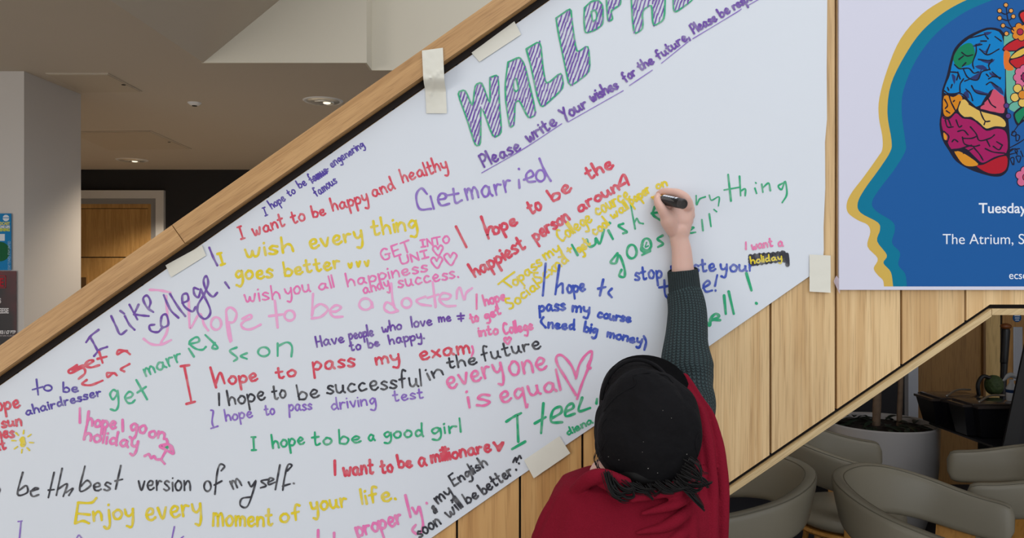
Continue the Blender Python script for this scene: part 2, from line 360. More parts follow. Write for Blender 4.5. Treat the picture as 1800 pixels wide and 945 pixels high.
G = {
'a': '.85,.8 .5,1 .1,.6 .2,.1 .55,.05 .8,.5 .86,.95 .84,.3 1.05,0', 'b': '0,2 .02,.1|0,.55 .4,1 .85,.6 .6,.04 .03,.1', 'c': '.75,.85 .4,1 .05,.5 .3,.03 .85,.18',
'd': '.8,.75 .45,.98 .08,.55 .3,.02 .75,.3|.85,2 .82,.5 .95,0', 'e': '.1,.45 .6,.52 .75,.8 .45,1 .08,.6 .25,.06 .6,0 .9,.2', 'f': '.75,1.85 .5,2 .32,1.5 .3,0|0,.95 .65,1.05',
'g': '.8,.8 .45,1 .1,.6 .35,.15 .75,.6 .82,.95 .85,-.3 .55,-.9 .1,-.75', 'h': '0,2 .03,0|.03,.5 .4,1 .72,.75 .8,0', 'i': '.05,1 .08,0|.04,1.5 .07,1.55',
'j': '.4,1 .42,-.5 .15,-.95 -.15,-.75|.4,1.5 .42,1.55', 'k': '0,2 .03,0|.7,1 .08,.45 .8,0', 'l': '0,2 .03,0', 'm': '0,1 .03,0|.03,.55 .32,1 .52,.7 .54,0|.54,.55 .85,1 1.08,.7 1.12,0',
'n': '0,1 .03,0|.03,.5 .4,1 .72,.75 .78,0', 'o': '.4,1 .05,.6 .2,.06 .6,.02 .85,.5 .65,.95 .35,.98', 'p': '0,1 .05,-1|.02,.55 .4,1 .82,.6 .55,.05 .06,.12', 'q': '.8,.8 .45,1 .08,.55 .3,.05 .75,.4|.82,1 .84,-1 1.0,-.8',
'r': '0,1 .04,0|.03,.45 .3,.95 .65,.9', 's': '.7,.85 .35,1 .1,.75 .4,.5 .68,.22 .35,0 0,.12', 't': '.3,1.7 .3,.25 .5,0 .75,.15|0,1.02 .65,1.08', 'u': '0,1 .05,.25 .35,0 .7,.4 .74,1 .74,.25 .92,0',
'v': '0,1 .35,.02 .75,1', 'w': '0,1 .15,.1 .4,.08 .55,.7 .62,.1 .9,.1 1.1,1', 'x': '0,1 .7,0|.7,1 0,0', 'y': '0,1 .1,.4 .4,.25 .72,.6|.76,1 .72,-.2 .5,-.95 .1,-.8', 'z': '0,1 .7,1 0,0 .75,0',
'|': '0,2 .03,0', 'I': '.35,2 .35,0|0,2 .7,2|0,0 .7,0', 'P': '0,2 .05,0|-.05,1.9 .5,2.05 .85,1.5 .5,.95 .05,.9', 'Y': '0,2 .4,1.1|.85,2 .5,.8 .3,-.3', 'H': '0,2 .03,0|.8,2 .83,0|0,1 .8,1.02',
'G': '1,1.7 .6,2 .1,1.3 .3,.1 .9,.1 1,.8|.6,.9 1.15,.85', 'E': '.1,2 .05,0|.1,2 .85,2.05|.08,1 .75,1.05|.05,0 .85,.03', 'T': '.5,2 .5,0|0,2 1.05,2.05', 'N': '0,0 0,2|0,2 .8,0|.8,0 .8,2', 'O': '.5,2 .05,1.2 .3,.05 .8,.1 1.05,1.1 .75,1.95 .45,1.98',
'U': '0,2 .05,.4 .4,0 .85,.4 .9,2', 'C': '.9,1.7 .5,1.95 .05,1.1 .35,.05 1,.25', 'S': '.85,1.7 .45,2 .15,1.5 .5,1 .8,.5 .45,0 0,.2', 'M': '0,0 .05,1.3|.05,1 .35,1.3 .55,.9 .55,0|.55,.8 .9,1.3 1.15,.9 1.2,0',
'&': '.8,.1 .2,1.4 .5,1.9 .75,1.5 .1,.5 .35,0 .85,.6|.3,1 .9,1', '+': '.4,1 .4,.1|0,.55 .8,.6', '.': '.05,.08 .1,.02', ',': '.1,.2 0,-.4', '(': '.4,1.9 .05,1 .1,0 .4,-.4', ')': '0,1.9 .35,1 .3,0 0,-.4', '!': '.05,2 .05,.7|.05,.1 .08,.04'}
GW = {}
for k, s in G.items():
    xs_ = [float(q.split(',')[0]) for st in s.split('|') for q in st.split()]; G[k] = [[tuple(map(float, q.split(','))) for q in st.split()] for st in s.split('|')]; GW[k] = max(xs_)
RB = [0]
def ribbon(bm, pts, wd, dy, taper=.0):
    """flat pen stroke with round ends; pts in photograph pixels of the sheet"""
    pts = [Vector((x, y)) for x, y in pts]
    q = [pts[0]]
    for p_ in pts[1:]:
        if (p_-q[-1]).length > .35: q.append(p_)
    if len(q) < 2: q.append(q[0]+Vector((.6, .1)))
    h = wd/2*(.86 if wd > 2.9 else 1); n = len(q); Ls, Rs = [], []
    sd = random.random()*9
    for i in range(n):
        t_ = (q[min(i+1, n-1)]-q[max(i-1, 0)]).normalized(); m_ = Vector((-t_.y, t_.x)); hh = h*(1+.14*math.sin(i*.9+sd))*(1-taper*i/(n-1))
        Ls.append(q[i]+m_*hh); Rs.append(q[i]-m_*hh)
    RB[0] += 1.5e-6; dy += RB[0]%4e-4
    V = lambda p_, k=0: bm.verts.new(W(p_.x, p_.y, dy+k*1.6e-7))
    lv = [V(p_, i) for i, p_ in enumerate(Ls)]; rv = [V(p_, i) for i, p_ in enumerate(Rs)]
    for i in range(n-1): bm.faces.new((lv[i], lv[i+1], rv[i+1], rv[i]))
    for (c, a, b, va, vb) in ((q[0], Ls[0], Rs[0], lv[0], rv[0]), (q[-1], Rs[-1], Ls[-1], rv[-1], lv[-1])):
        r0 = a-c; ang = math.atan2(r0.y, r0.x); rad = r0.length; ar = [va]
        for k in range(1, 5): aa = ang+math.pi*k/5; ar.append(V(c+Vector((math.cos(aa), math.sin(aa)))*rad))
        ar.append(vb)
        try: bm.faces.new(ar[::-1])
        except ValueError: pass
def word(bm, s, x0, y0, x1, y1, xh, wd, dy, lean=None):
    """a handwritten word whose baseline runs from (x0,y0) to (x1,y1)"""
    gap = .32; tot = sum(GW.get(c, .5) for c in s)+gap*(len(s)-1)
    b = Vector((x1-x0, y1-y0)); ux = b/max(tot, .3) if len(s) > 1 else b.normalized()*xh
    up = Vector((b.y, -b.x)).normalized()*xh
    if up.y > 0: up = -up
    if lean is not None: up = Vector((lean, -1)).normalized()*xh
    o = Vector((x0, y0))
    for c in s:
        jx, jy, js = random.uniform(-.03, .03), random.uniform(-.06, .06), random.uniform(.93, 1.08)
        for st in G.get(c, []):
            pts = [(o+ux*(x+jx+random.uniform(-.02, .02))+up*(y*js+jy+random.uniform(-.025, .025))) for x, y in st]
            ribbon(bm, [(v.x, v.y) for v in cr_spline([v.to_3d() for v in pts], 6)], wd, dy)
        o += ux*(GW.get(c, .5)+gap)
NL = [0]
def msg(color, wd, label, words=(), lines=(), ovals=(), name='handwriting', hearts=()):
    NL[0] += 1; dy = .0038+NL[0]*.00002; RB[0] = 0; bm = bmesh.new()
    for wq in words: word(bm, *wq[:6], wd, dy, *wq[6:7])
    for ln in lines:
        pw = wd
        if isinstance(ln[0], (int, float)): pw, ln = ln[0], ln[1]
        pts = [tuple(map(float, q.split(','))) for q in ln.split()]
        ribbon(bm, [(v.x, v.y) for v in cr_spline([Vector((x, y, 0)) for x, y in pts], 6)], pw, dy)
    for (x, y, rx, ry) in ovals:
        pts = [(x+rx*math.cos(a)*(1+.03*math.sin(3*a)), y+ry*math.sin(a)) for a in [-.4+2*math.pi*i/22 for i in range(24)]]; ribbon(bm, pts, wd, dy)
    for (x, y, sz) in hearts:
        k = sz/34; pts = [(x, y-5*k), (x-8*k, y-15*k), (x-17*k, y-8*k), (x-12*k, y+4*k), (x+2*k, y+17*k), (x+12*k, y+2*k), (x+17*k, y-10*k), (x+8*k, y-17*k), (x, y-5*k)]
        ribbon(bm, [(v.x, v.y) for v in cr_spline([Vector((a, b, 0)) for a, b in pts], 5)], wd, dy)
    o = obj(name, bm, INKM[color], recalc=False); 
    # face the room
    o['label'] = label; under(PAPER, o); return o
msg('indigo', 3.0, 'small purple marker line about being a famous engineer', [('I', 467, 379, 475, 376, 7), ('hope', 479, 367, 503, 352, 7.5), ('to', 509, 346, 521, 339, 7), ('be', 528, 331, 540, 324, 8), ('famus', 549, 323, 577, 304, 9), ('engenering', 584, 295, 641, 257, 7.5), ('famous', 557, 346, 594, 321, 8)],
    ['549,316 560,310 577,297', '551,319 566,309 577,301'])
msg('red', 4.2, 'red marker line reading I want to be happy and healthy', [('I', 425, 420, 434, 417, 10), ('want', 448, 414, 502, 397, 12), ('to', 515, 393, 538, 386, 11), ('be', 552, 382, 573, 377, 10.5), ('happy', 586, 371, 648, 354, 12), ('and', 657, 347, 695, 331, 12), ('healthy', 709, 321, 787, 296, 12)])
msg('yellow', 5.2, 'yellow marker lines reading I wish everything goes better', [('I', 390, 466, 412, 459, 10.5), ('wish', 433, 452, 516, 441, 14), ('every', 546, 438, 638, 421, 15), ('thing', 656, 414, 733, 401, 14), ('goes', 415, 491, 480, 487, 14), ('better', 502, 485, 598, 470, 12.5), ('v', 614, 471, 623, 470, 8), ('v', 628, 469, 637, 468, 8), ('v', 643, 468, 652, 466, 9)])
msg('pink', 3.8, 'pink capitals reading GET INTO UNI with hearts', [('GET', 672, 458, 724, 441, 9), ('INTO', 741, 434, 791, 426, 6.5), ('UNI', 706, 464, 753, 452, 6.5)], hearts=[(770, 440, 18)])
msg('pink', 3.8, 'pink marker lines wishing you all happiness and success', [('wish', 432, 531, 493, 524, 12.5), ('you', 503, 519, 547, 512, 12), ('all', 561, 510, 588, 504, 10.5), ('happiness', 612, 503, 752, 476, 11), ('andy', 640, 516, 685, 503, 10), ('success.', 701, 505, 806, 487, 11.5)], hearts=[(768, 461, 20), (792, 455, 22)])
msg('pale', 5.0, 'large pale pink line reading I hope to be a docter', [], ['265,509 283,510 301,514', '293,520 296,576 284,602', '254,595 267,604 284,605 302,597', '333,521 334,564 337,575 352,551 360,570 367,580',
    '400,562 399,545 407,540 417,550 412,565 400,566', '399,552 401,580 406,600', '403,570 408,598', '427,560 440,553 443,558 432,563 425,570 430,577 442,578 459,570', '484,528 489,575', '474,555 498,552', '551,516 549,554', '549,554 553,541 565,534 577,543 565,556 549,559',
    '580,546 591,547 600,540 591,536 581,545 587,556 603,556', '654,531 656,540', '688,498 692,535 700,546', '693,536 680,531 676,542 686,549 700,546', '748,521 733,527 739,534 758,537', '761,495 766,539', '752,523 771,517', '772,525 788,525 792,518 778,515 773,527 784,537 801,537', '803,524 804,510 809,506 816,526 820,514 830,506'],
    [(381, 568, 9, 11), (510, 554, 9, 9), (643, 534, 11, 10), (715, 532, 8.5, 8.5)])
msg('purple', 4.6, 'purple cursive words reading I like college', [], ['153,601 162,589 175,579', '161,593 167,604 175,619', '167,625 177,614 190,609', '197,555 205,572 213,587 224,580', '221,555 229,570 238,579', '213,546 220,551', '229,535 243,561', '245,535 237,552', '237,552 252,554 263,555',
    '263,541 266,530 260,519 253,525 260,540 271,548', '273,570 264,572 267,581 279,583 286,576', '286,576 297,570 294,553 286,555 284,570 288,575', '289,518 301,544 315,558', '300,516 315,540 327,555', '322,532 332,527 330,516 322,519 324,536 339,547 345,539',
    '350,508 342,506 343,517 350,522 354,508', '354,508 371,545 362,560 350,551 349,536 360,517 367,498 364,485 359,493 364,510 375,521 383,514', '397,496 404,506', '369,435 376,452 383,466'])
msg('red', 4.8, 'red marker words reading get a car, with a filled g', [], ['137,641 123,650 126,655 147,646 151,655 140,665', (6, '128,649 138,645 148,642'), '151,643 166,634 158,633 151,641 161,645 176,641', '176,618 182,637', '173,630 189,626', '225,616 210,615 208,622 221,616 230,622', '154,667 146,674 161,676 182,668', '200,655 190,655 191,662 201,655 207,659', '229,639 214,648 220,652'])
msg('indigo', 3.8, 'small purple words reading to be a hairdresser', [('be', 113, 688, 139, 688, 8.5), ('ahairdresser', 48, 729, 180, 694, 8)], ['66,666 69,693', '59,684 77,679'], [(86, 681, 7, 5)])
msg('teal', 4.4, 'green marker words reading get married soon', [('g', 194, 703, 212, 702, 19), ('e', 221, 708, 239, 706, 20), ('marr', 258, 660, 322, 633, 13)], ['241,667 260,701', '243,689 258,679', '333,612 342,626', '334,604 350,600 350,593 343,593 334,602 345,612 357,614 363,609', '362,588 384,610 374,611 379,602', '417,610 405,616 418,628 412,634', '435,620 424,625 435,630', '489,603 489,625', '489,608 505,601 514,608 513,626'], [(464.6, 617.5, 10, 8)])
msg('red', 5.0, 'red marker line reading I hope to pass my exam', [('ope', 404, 674, 454, 667, 12), ('to', 487, 664, 521, 660, 10), ('pass', 552, 649, 624, 643, 14), ('my', 663, 640, 703, 633, 11), ('exam', 739, 631, 825, 619, 12.5)], ['319,643 334,641', '325,642 338,707', '329,709 344,705', '371,645 381,680', '380,675 388,654 396,673'])
msg('black', 4.2, 'black marker line hoping to be successful in the future', [('|', 386, 711, 390, 711, 10.5), ('hope', 404, 711, 467, 701, 13.5), ('to', 481, 701, 504, 698, 13), ('be', 527, 702, 562, 696, 14), ('successful', 576, 692, 741, 677, 14.5), ('in', 754, 667, 779, 658, 12), ('the', 788, 647, 838, 638, 10.5), ('future', 849, 634, 950, 611, 12)])
msg('violet', 3.6, 'thin purple line hoping to pass the driving test', [('hope', 398, 739, 445, 732, 10), ('to', 467, 729, 484, 727, 9), ('pass', 509, 721, 549, 719, 10), ('driving', 583, 720, 661, 709, 10.5), ('test', 692, 704, 744, 699, 10)], ['372,720 376,722 374,740 377,751', '372,752 384,748'])
msg('purple', 3.8, 'purple lines wishing for people who love me', [('Have', 558, 609, 606, 600, 9.5), ('people', 615, 596, 657, 589, 9), ('who', 673, 583, 707, 577, 8.5), ('love', 725, 574, 760, 570, 8.5), ('me', 772, 565, 793, 563, 8), ('to', 617, 616, 635, 613, 8), ('be', 649, 611, 668, 607, 8), ('happy.', 686, 605, 746, 594, 8.5)], ['810,550 811,564', '804,555 816,554', '806,560 815,559'])
msg('rose', 4.4, 'pink words reading I hope to get into college with heart', [('|', 838, 542, 842, 542, 12), ('hope', 853, 536, 889, 526, 9.5), ('to', 829, 567, 842, 563, 9), ('get', 853, 561, 881, 551, 9), ('into', 842, 590, 876, 586, 9), ('College', 886, 587, 937, 578, 9.5)], ['830,608 832,616 829,626'], hearts=[(892, 598, 12)])
msg('yellow', 4.1, 'yellow diagonal lines about passing a college course', [('opass', 905, 503, 954, 464, 10.5), ('my', 959, 456, 985, 440, 10.5), ('College', 986, 425, 1041, 388, 11.5), ('cource', 1050, 379, 1107, 348, 12), ('Social', 897, 544, 948, 504, 9.5), ('Scxnd', 947, 499, 999, 458, 10), ('+', 1000, 446, 1011, 439, 10), ('get', 1019, 446, 1038, 429, 9.5), ('cool', 1046, 414, 1070, 395, 9.5), ('wall', 1077, 384, 1105, 366, 8), ('paper', 1110, 360, 1143, 337, 9), ('on', 1154, 332, 1172, 326, 7.5)], ['876,499 890,488 904,478', '885,494 899,504'])
msg('red', 5.6, 'bold red lines hoping to be the happiest person around', [('|', 819, 433, 823, 431, 19), ('ope', 869, 413, 909, 393, 12), ('to', 933, 376, 953, 366, 12), ('be', 973, 354, 1005, 334, 12), ('the', 1035, 316, 1078, 293, 11.5), ('happiest', 836, 487, 924, 436, 13), ('person', 942, 423, 1001, 386, 12), ('aroun', 1018, 373, 1088, 333, 10)], ['846,381 852,398 859,419', '857,413 860,400 865,399 869,411', '1086,331 1095,307 1105,325', '1088,328 1098,322'])
msg('violet', 4.6, 'large purple words reading Get married', [('marr', 822, 352, 900, 336, 19)], ['751,341 741,331 732,344 738,367 758,367', '757,345 763,367', '770,351 782,349 785,343 776,340 770,350 776,361 790,358', '797,332 801,356 812,352', '783,344 806,340', '912,316 913,330', '912,297 912.8,298', '921,316 937,309 933,300 925,307 928,319 941,319', '948,279 957,300 968,318'], [(950, 309, 8, 10)])
msg('green', 5.0, 'green words reading I wish everything goes well, with a scribbled letter', [], ['1005,430 1015,448', '1031,421 1036,433 1046,429 1047,418 1054,428 1061,404', '1069,405 1077,420', '1071,391 1072,392', '1095,393 1087,397 1101,407 1095,410', (3.6, '1108,359 1116,402'), (3.6, '1114,393 1119,384 1123,391 1130,393'),
    '1150,364 1147,377 1160,387', '1145,375 1158,373', (3.4, '1223,344 1224,360 1229,350 1239,346'), (2.4, '1246,343 1250,352 1263,346 1262,362'), (4, '1279,307 1284,353'), (3, '1272,334 1300,329'), (3.6, '1299,310 1301,344'), (3.6, '1301,336 1309,332 1309,344'), (3.6, '1326,331 1329,340'), (3, '1327,321 1328,322'),
    (3.6, '1338,324 1340,338'), (3.6, '1340,330 1350,322 1353,335'), (3.6, '1377,321 1367,327 1373,333 1379,319 1382,341 1374,356'), '1085,445 1073,460 1082,462 1088,448 1097,471 1097,486 1088,484 1092,474',
    (6, '1128,430 1127,438 1133,443 1142,438'), (5, '1129,437 1138,440 1144,433'), (5, '1128,448 1142,441'), (3, '1136,426 1134,434 1139,432'), '1164,414 1155,420 1165,428 1156,434', (3.6, '1212,405 1219,400 1213,400 1212,409 1222,408'), (3.6, '1233,386 1235,405'), (3.6, '1246,376 1249,398'), (3, '1254,368 1259,372'), '1175,411 1180,421'], [(1110, 442, 8.5, 12), (1136, 430, 8, 11)])
msg('blue', 5.0, 'blue lines reading I hope to pass my course', [('ope', 997, 514, 1028, 511, 12), ('pass', 948, 547, 993, 544, 10.5), ('my', 1006, 547, 1035, 549, 10), ('course', 1050, 557, 1107, 566, 8.5), ('need', 964, 576, 1009, 578, 9), ('big', 1026, 582, 1048, 586, 9), ('money', 1067, 591, 1126, 604, 8)],
    ['959,463 954,519', '983,466 976,517', '978,505 988,498 989,514', '1060,491 1054,519', '1051,507 1064,504', '1075,507 1069,514 1075,522', '955,557 951,565 959,575', '1131,590 1135,600 1132,614'])
msg('blue', 4.6, 'blue words telling people to stop wasting your time, partly behind the arm', [('stop', 1116, 492, 1163, 487, 13), ('ste', 1219, 479, 1257, 475, 12), ('your', 1266, 476, 1326, 476, 11)], ['1179,468 1181,484', '1167,492 1168,515 1173,524', '1158,505 1176,502', '1235,506 1247,498 1243,493 1236,501 1240,512 1251,510', '1260,483 1256,502', '1257,510 1257,511'])
msg('green', 5.4, 'large green words reading I feel well with exclamation mark', [], ['890,740 902,732 916,725', '909,730 911,775', '900,788 923,775', '955,708 951,760', '940,743 959,732', '970,734 986,724 985,714 972,720 969,740 988,741', '993,723 1007,716 1006,708 996,714 994,730 1010,726', '1023,698 1017,721 1037,716', '1049,700 1048,708',
    '1272,519 1275,551', '1280,512 1289,551', '1248,563 1263,556 1257,551 1249,560 1265,562', (7, '1238,577 1240,566 1246,571 1248,561'), '1311,480 1320,510', '1328,532 1329,533', '1146,630 1150,631'])
msg('green', 3.8, 'small green word at the lower edge of the sheet', [('diena', 998, 764, 1042, 742, 6.5)])
msg('green', 4.2, 'green marker line reading I hope to be a good girl', [('I', 444, 790, 465, 789, 10.5), ('hope', 481, 786, 536, 779, 11.5), ('to', 550, 781, 584, 779, 12), ('be', 598, 779, 635, 777, 12), ('a', 648, 773, 664, 772, 11), ('good', 675, 769, 744, 765, 11), ('girl', 758, 763, 810, 758, 11)])
msg('red', 5.4, 'bold red line wanting to be a millionaire with heart', [('|', 589, 833, 592, 833, 12.5), ('want', 605, 834, 657, 831, 14), ('to', 671, 830, 691, 827, 12.5), ('be', 702, 822, 725, 818, 11.5), ('a', 737, 819, 749, 817, 13), ('millionare', 760, 812, 863, 791, 11.5)], [(6, '868,777 875,784 884,776 878,790 874,786')])
msg('yellow', 5.2, 'yellow marker line reading Enjoy every moment of your life', [('njoy', 166, 913, 236, 909, 16), ('every', 259, 914, 355, 903, 19), ('Moment', 376, 922, 480, 922, 16), ('of', 494, 916, 530, 912, 14), ('your', 548, 897, 611, 888, 14), ('life.', 637, 884, 696, 876, 13.5)], ['139,882 162,882 171,874', '139,882 134,918', '139,901 159,903', '134,918 147,914 158,918'])
msg('black', 3.8, 'black cursive line reading be the best version of myself', [('es', 165, 860, 196, 861, 14), ('version', 245, 860, 336, 861, 16), ('m', 412, 859, 428, 852, 14)], ['-2,853 2,860 -2,869', '42,829 33,867 50,864 48,852 35,861', '56,862 69,858 64,856 56,864 60,871 70,868', '97,829 87,873', '87,860 97,859', '111,822 101,869', '104,858 120,849 113,871', '118,864 130,857 123,869',
    '151,818 142,861 161,852 155,843 144,853', '214,817 205,858', '204,844 217,841', '390,826 396,818 388,815 383,830 379,867', '378,851 391,844', '438,846 443,854 451,844 437,887 424,887 426,875 442,872', '474,841 460,844 469,852 459,856', '472,847 482,841 475,839 473,850 485,846', '493,816 485,859', '506,826 514,817 507,816 501,839 498,860', '498,853 511,849', '517,848 518,848.5'], [(366, 853, 6, 9)])
msg('black', 4.2, 'black diagonal lines hoping my English will be better soon', [('my', 771, 884, 795, 866, 11), ('English', 798, 853, 857, 816, 9.5), ('will', 789, 908, 814, 889, 11), ('be', 822, 884, 842, 872, 10), ('better', 850, 868, 902, 832, 10.5), ('&', 764, 901, 775, 895, 7), ('soon', 738, 943, 775, 919, 11)], ['907,824 907.6,825', '912,813 912.6,814', '902,811 906,803 908,811', '909,807 913,800 916,804'])
msg('pink', 5.4, 'pink word properly slanting up at the lower edge', [('proper', 630, 942, 708, 917, 15)], ['713,869 722,907', '725,891 732,901 737,889 744,920 740,935', '731,921 725,930 732,937', '750,882 750.6,883', '560,930 560,950', '588,935 588,950'])
msg('violet', 3.0, 'thin purple letters cut by the lower edge of view', [], ['34,915 41,914', '39,915 36,948', '308,924 303,948', '137,943 141,939 147,947', '320,944 324,941'])
msg('pink', 5.2, 'pink words reading I hope I go on holiday, with flower', [('|', 142, 742, 145, 742, 12.5), ('hope', 154, 746, 205, 753, 12), ('|', 217, 757, 220, 757, 10), ('go', 229, 757, 257, 761, 13), ('on', 262, 766, 290, 770, 11), ('holiday', 149, 771, 242, 788, 12)], ['256,800 263,797 267,804 272,800 276,806 284,806', '284,807 293,791', '284,806 291,814', '294,770 295,778 282,783 291,788 306,796 304,785 296,778', '286,784 298,780 302,790'])
msg('green', 4.0, 'green centre of the small flower drawing', [], ['289,783 296,785 293,787 297,783'])
msg('red', 4.6, 'red words about the sun cut by the left edge', [('hope', -18, 723, 37, 714, 12), ('sun', 6, 750, 40, 746, 10), ('comes', -30, 771, 27, 767, 11), ('out', -16, 793, 12, 788, 10)])
rays = ['%f,%f %f,%f' % (42+12*math.cos(a), 775+14*math.sin(a), 42+19*math.cos(a), 775+20*math.sin(a)) for a in [i*math.pi/4+.1 for i in range(8)]]
msg('yellow', 3.0, 'small yellow drawing of a sun with eight rays', [], rays+[(10, '42,770 42,775 42,780'), (7, '39,772 45,778')], name='sun_drawing')
msg('rose', 3.4, 'small pink words reading I want a', [('|', 1310, 438, 1312, 438, 6.5), ('want', 1321, 438, 1357, 433, 7.5), ('a', 1367, 433, 1377, 432, 8)])
NL[0] += 1; RB[0] = 0; bm = bmesh.new(); zz = [(1318+i*4, 457-i*.45+(2 if i % 2 else -2)) for i in range(16)]
for k in range(3): ribbon(bm, [(v.x, v.y) for v in cr_spline([Vector((x, y+(k-1)*5, 0)) for x, y in zz], 4)], 9, .0038+NL[0]*.00002)
ribbon(bm, [(1382, 447), (1383, 455), (1383, 465)], 9, .0038+NL[0]*.00002)
under(PAPER, tag(obj('highlight_patch', bm, INKM['black'], recalc=False), 'black inked patch behind a word'))
NL[0] += 2
msg('yellow', 2.6, 'yellow word holiday written over the black patch', [('holiday', 1319, 463, 1373, 456, 5.8)])
# title: hollow green capitals hatched in purple
TIT = [('W', [[(861, 137), (876, 132), (878, 187), (882, 235), (867, 243), (845, 182), (845, 255), (836, 257), (822, 213), (804, 163), (818, 158), (831, 190), (835, 150), (847, 145), (862, 187)]]),
 ('A', [[(893, 110), (913, 101), (922, 113), (943, 202), (929, 209), (913, 177), (905, 180), (904, 220), (896, 225), (889, 180), (888, 147)], [(902, 143), (907, 137), (912, 157), (907, 162), (903, 158)]]),
 ('L', [[(925, 87), (950, 72), (954, 120), (960, 150), (987, 127), (991, 155), (952, 191), (945, 173), (933, 117)]]),
 ('L', [[(977, 33), (1003, 15), (1005, 36), (1013, 95), (1034, 79), (1037, 127), (1001, 154), (994, 122), (982, 63)]]),
 ('O', [[(1027, 15), (1038, 4), (1051, 1), (1059, 10), (1060, 44), (1045, 54), (1028, 60), (1026, 34)], [(1039, 22), (1045, 18), (1049, 25), (1048, 36), (1041, 39)]]),
 ('F', [[(1065, -20), (1085, -32), (1088, -26), (1076, -12), (1077, -4), (1090, -8), (1091, 9), (1073, 20), (1077, 35), (1068, 39), (1066, 10)]]),
 ('H', [[(1106, -50), (1122, -60), (1126, -22), (1144, -32), (1142, -70), (1160, -80), (1169, -10), (1167, 36), (1147, 48), (1145, 8), (1128, 20), (1130, 52), (1113, 62)]]),
 ('O', [[(1182, -40), (1183, 20), (1188, 22), (1215, 3), (1228, -20), (1226, -80), (1200, -90), (1184, -70)]])]
def hatch(bm, loops, wd, dy):
    # slanted pen lines clipped to the letter
    d = Vector((-.36, 1)).normalized(); n_ = Vector((d.y, -d.x)); allp = [Vector(q) for l in loops for q in l]
    lo_ = min(q.dot(n_) for q in allp); hi_ = max(q.dot(n_) for q in allp); s = lo_+2
    while s < hi_:
        cuts = []
        for l in loops:
            for a, b in zip(l, l[1:]+l[:1]):
                a, b = Vector(a), Vector(b); da, db = a.dot(n_)-s, b.dot(n_)-s
                if da*db < 0: q = a.lerp(b, da/(da-db)); cuts.append(q.dot(d))
        cuts.sort()
        for a, b in zip(cuts[::2], cuts[1::2]):
            u = a+1.5
            while u < b-3:
                e_ = min(b-1.5, u+random.uniform(12, 26)); off = random.uniform(-.8, .8); q0 = n_*(s+off)+d*u; q1 = n_*(s-off*.6+.8)+d*e_
                ribbon(bm, [(q0.x, q0.y), ((q0+q1)/2).to_tuple(), (q1.x, q1.y)], wd*random.uniform(.7, 1.2), dy); u = e_+random.uniform(-2, 2.5)
        s += random.uniform(4.6, 6.6)
for ch, loops in TIT:
    NL[0] += 1; dy = .0038+NL[0]*.00002
    g_ = bmesh.new()
    for l in loops:
        l2 = l+[l[0]]; pts = []
        for a, b in zip(l2, l2[1:]):
            for k in range(4): pts.append(Vector(a).lerp(Vector(b), k/4))
        pts.append(Vector(l2[-1])); sm = [pts[0]]+[(pts[i-1]+pts[i]*2+pts[i+1])/4 for i in range(1, len(pts)-1)]+[pts[-1]]
        ribbon(g_, [tuple(v) for v in sm], 2.8, dy+.00001)
    o = obj('title_letter', g_, INKM['green'], recalc=False); under(PAPER, tag(o, 'hollow green capital %s of the title' % ch))
    h_ = bmesh.new(); hatch(h_, loops, 2.6, dy); hq = obj('hatching', h_, INKM['purple'], recalc=False); hq.parent = o; hq['label'] = 'purple pen hatching inside the letter'
msg('purple', 4.4, 'purple subtitle asking people to write wishes for the future', [('Please', 851, 294, 916, 263, 11.5), ('write', 930, 250, 979, 219, 11.5), ('Your', 992, 212, 1032, 188, 10.5), ('wishes', 1041, 179, 1087, 155, 9.5)])
msg('purple', 4.0, 'second half of the purple subtitle rising to the right', [('for', 1099, 145, 1118, 131, 9), ('the', 1125, 125, 1149, 111, 8.5), ('future,', 1158, 106, 1211, 68, 8.5), ('Please', 1219, 60, 1260, 37, 8.5), ('be', 1267, 32, 1283, 22, 8.5), ('respectful', 1290, 18, 1352, -18, 8)])
msg('violet', 1.5, 'thin underlines beneath the purple subtitle', [], ['847,304 920,262 987,218', '998,215 1095,160', '1106,151 1146,124', '1162,112 1209,74', '1217,69 1290,25 1302,17', '1313,11 1340,-4'], name='underline')
msg('rose', 5.0, 'large pink words reading everyone is equal beside a big heart', [('every', 788, 682, 884, 655, 18), ('one', 897, 660, 962, 648, 22), ('is', 824, 716, 862, 710, 19), ('equal', 880, 706, 985, 684, 17)], ['1012,693 995,665 980,640 978,626 988,624 1003,640 1012,660', '1012,664 1018,640 1030,622 1040,617 1038,632 1034,645', (6, '1036,634 1033,645 1037,646'), '1034,645 1022,675 1014,700'])

# masking tape strips
def tape(q, label, name='masking_tape', m=M_tape, crease=None):
    bm = bmesh.new(); c = [Vector(p) for p in q]; n, k = (30, 16) if crease else (8, 4); base = .0062
    rows = []
    for i in range(n+1):
        row = []
        for j in range(k+1):
            p_ = c[0].lerp(c[1], i/n).lerp(c[3].lerp(c[2], i/n), j/k)
            off = base+.0012*noise.noise(Vector((p_.x*.09, p_.y*.09, 3)))
            if crease: off += crease(p_, i/n)
            row.append(bm.verts.new(W(p_.x, p_.y, max(off, .0045))))
        rows.append(row)
    for i in range(n):
        for j in range(k): bm.faces.new((rows[i][j], rows[i+1][j], rows[i+1][j+1], rows[i][j+1]))
    o = obj(name, bm, m, smooth=60, recalc=False); tag(o, label, 'tape', 'strips of masking tape holding the paper sheet' if name == 'masking_tape' else None); return o
tape([(745, 97), (750, 200), (786, 200), (781, 92)], 'long vertical strip of cream masking tape crossing the wooden handrail, with a crease', crease=lambda p_, t_: (.030 if p_.y < 146 else (.030*(1-(p_.y-146)/14) if p_.y < 160 else 0))+.0035*max(math.exp(-((p_.y-150+(p_.x-750)*.62)/1.6)**2), (.9*math.exp(-((p_.x-772+(p_.y-134)*.42)/1.3)**2) if 134 < p_.y < 172 else 0)))
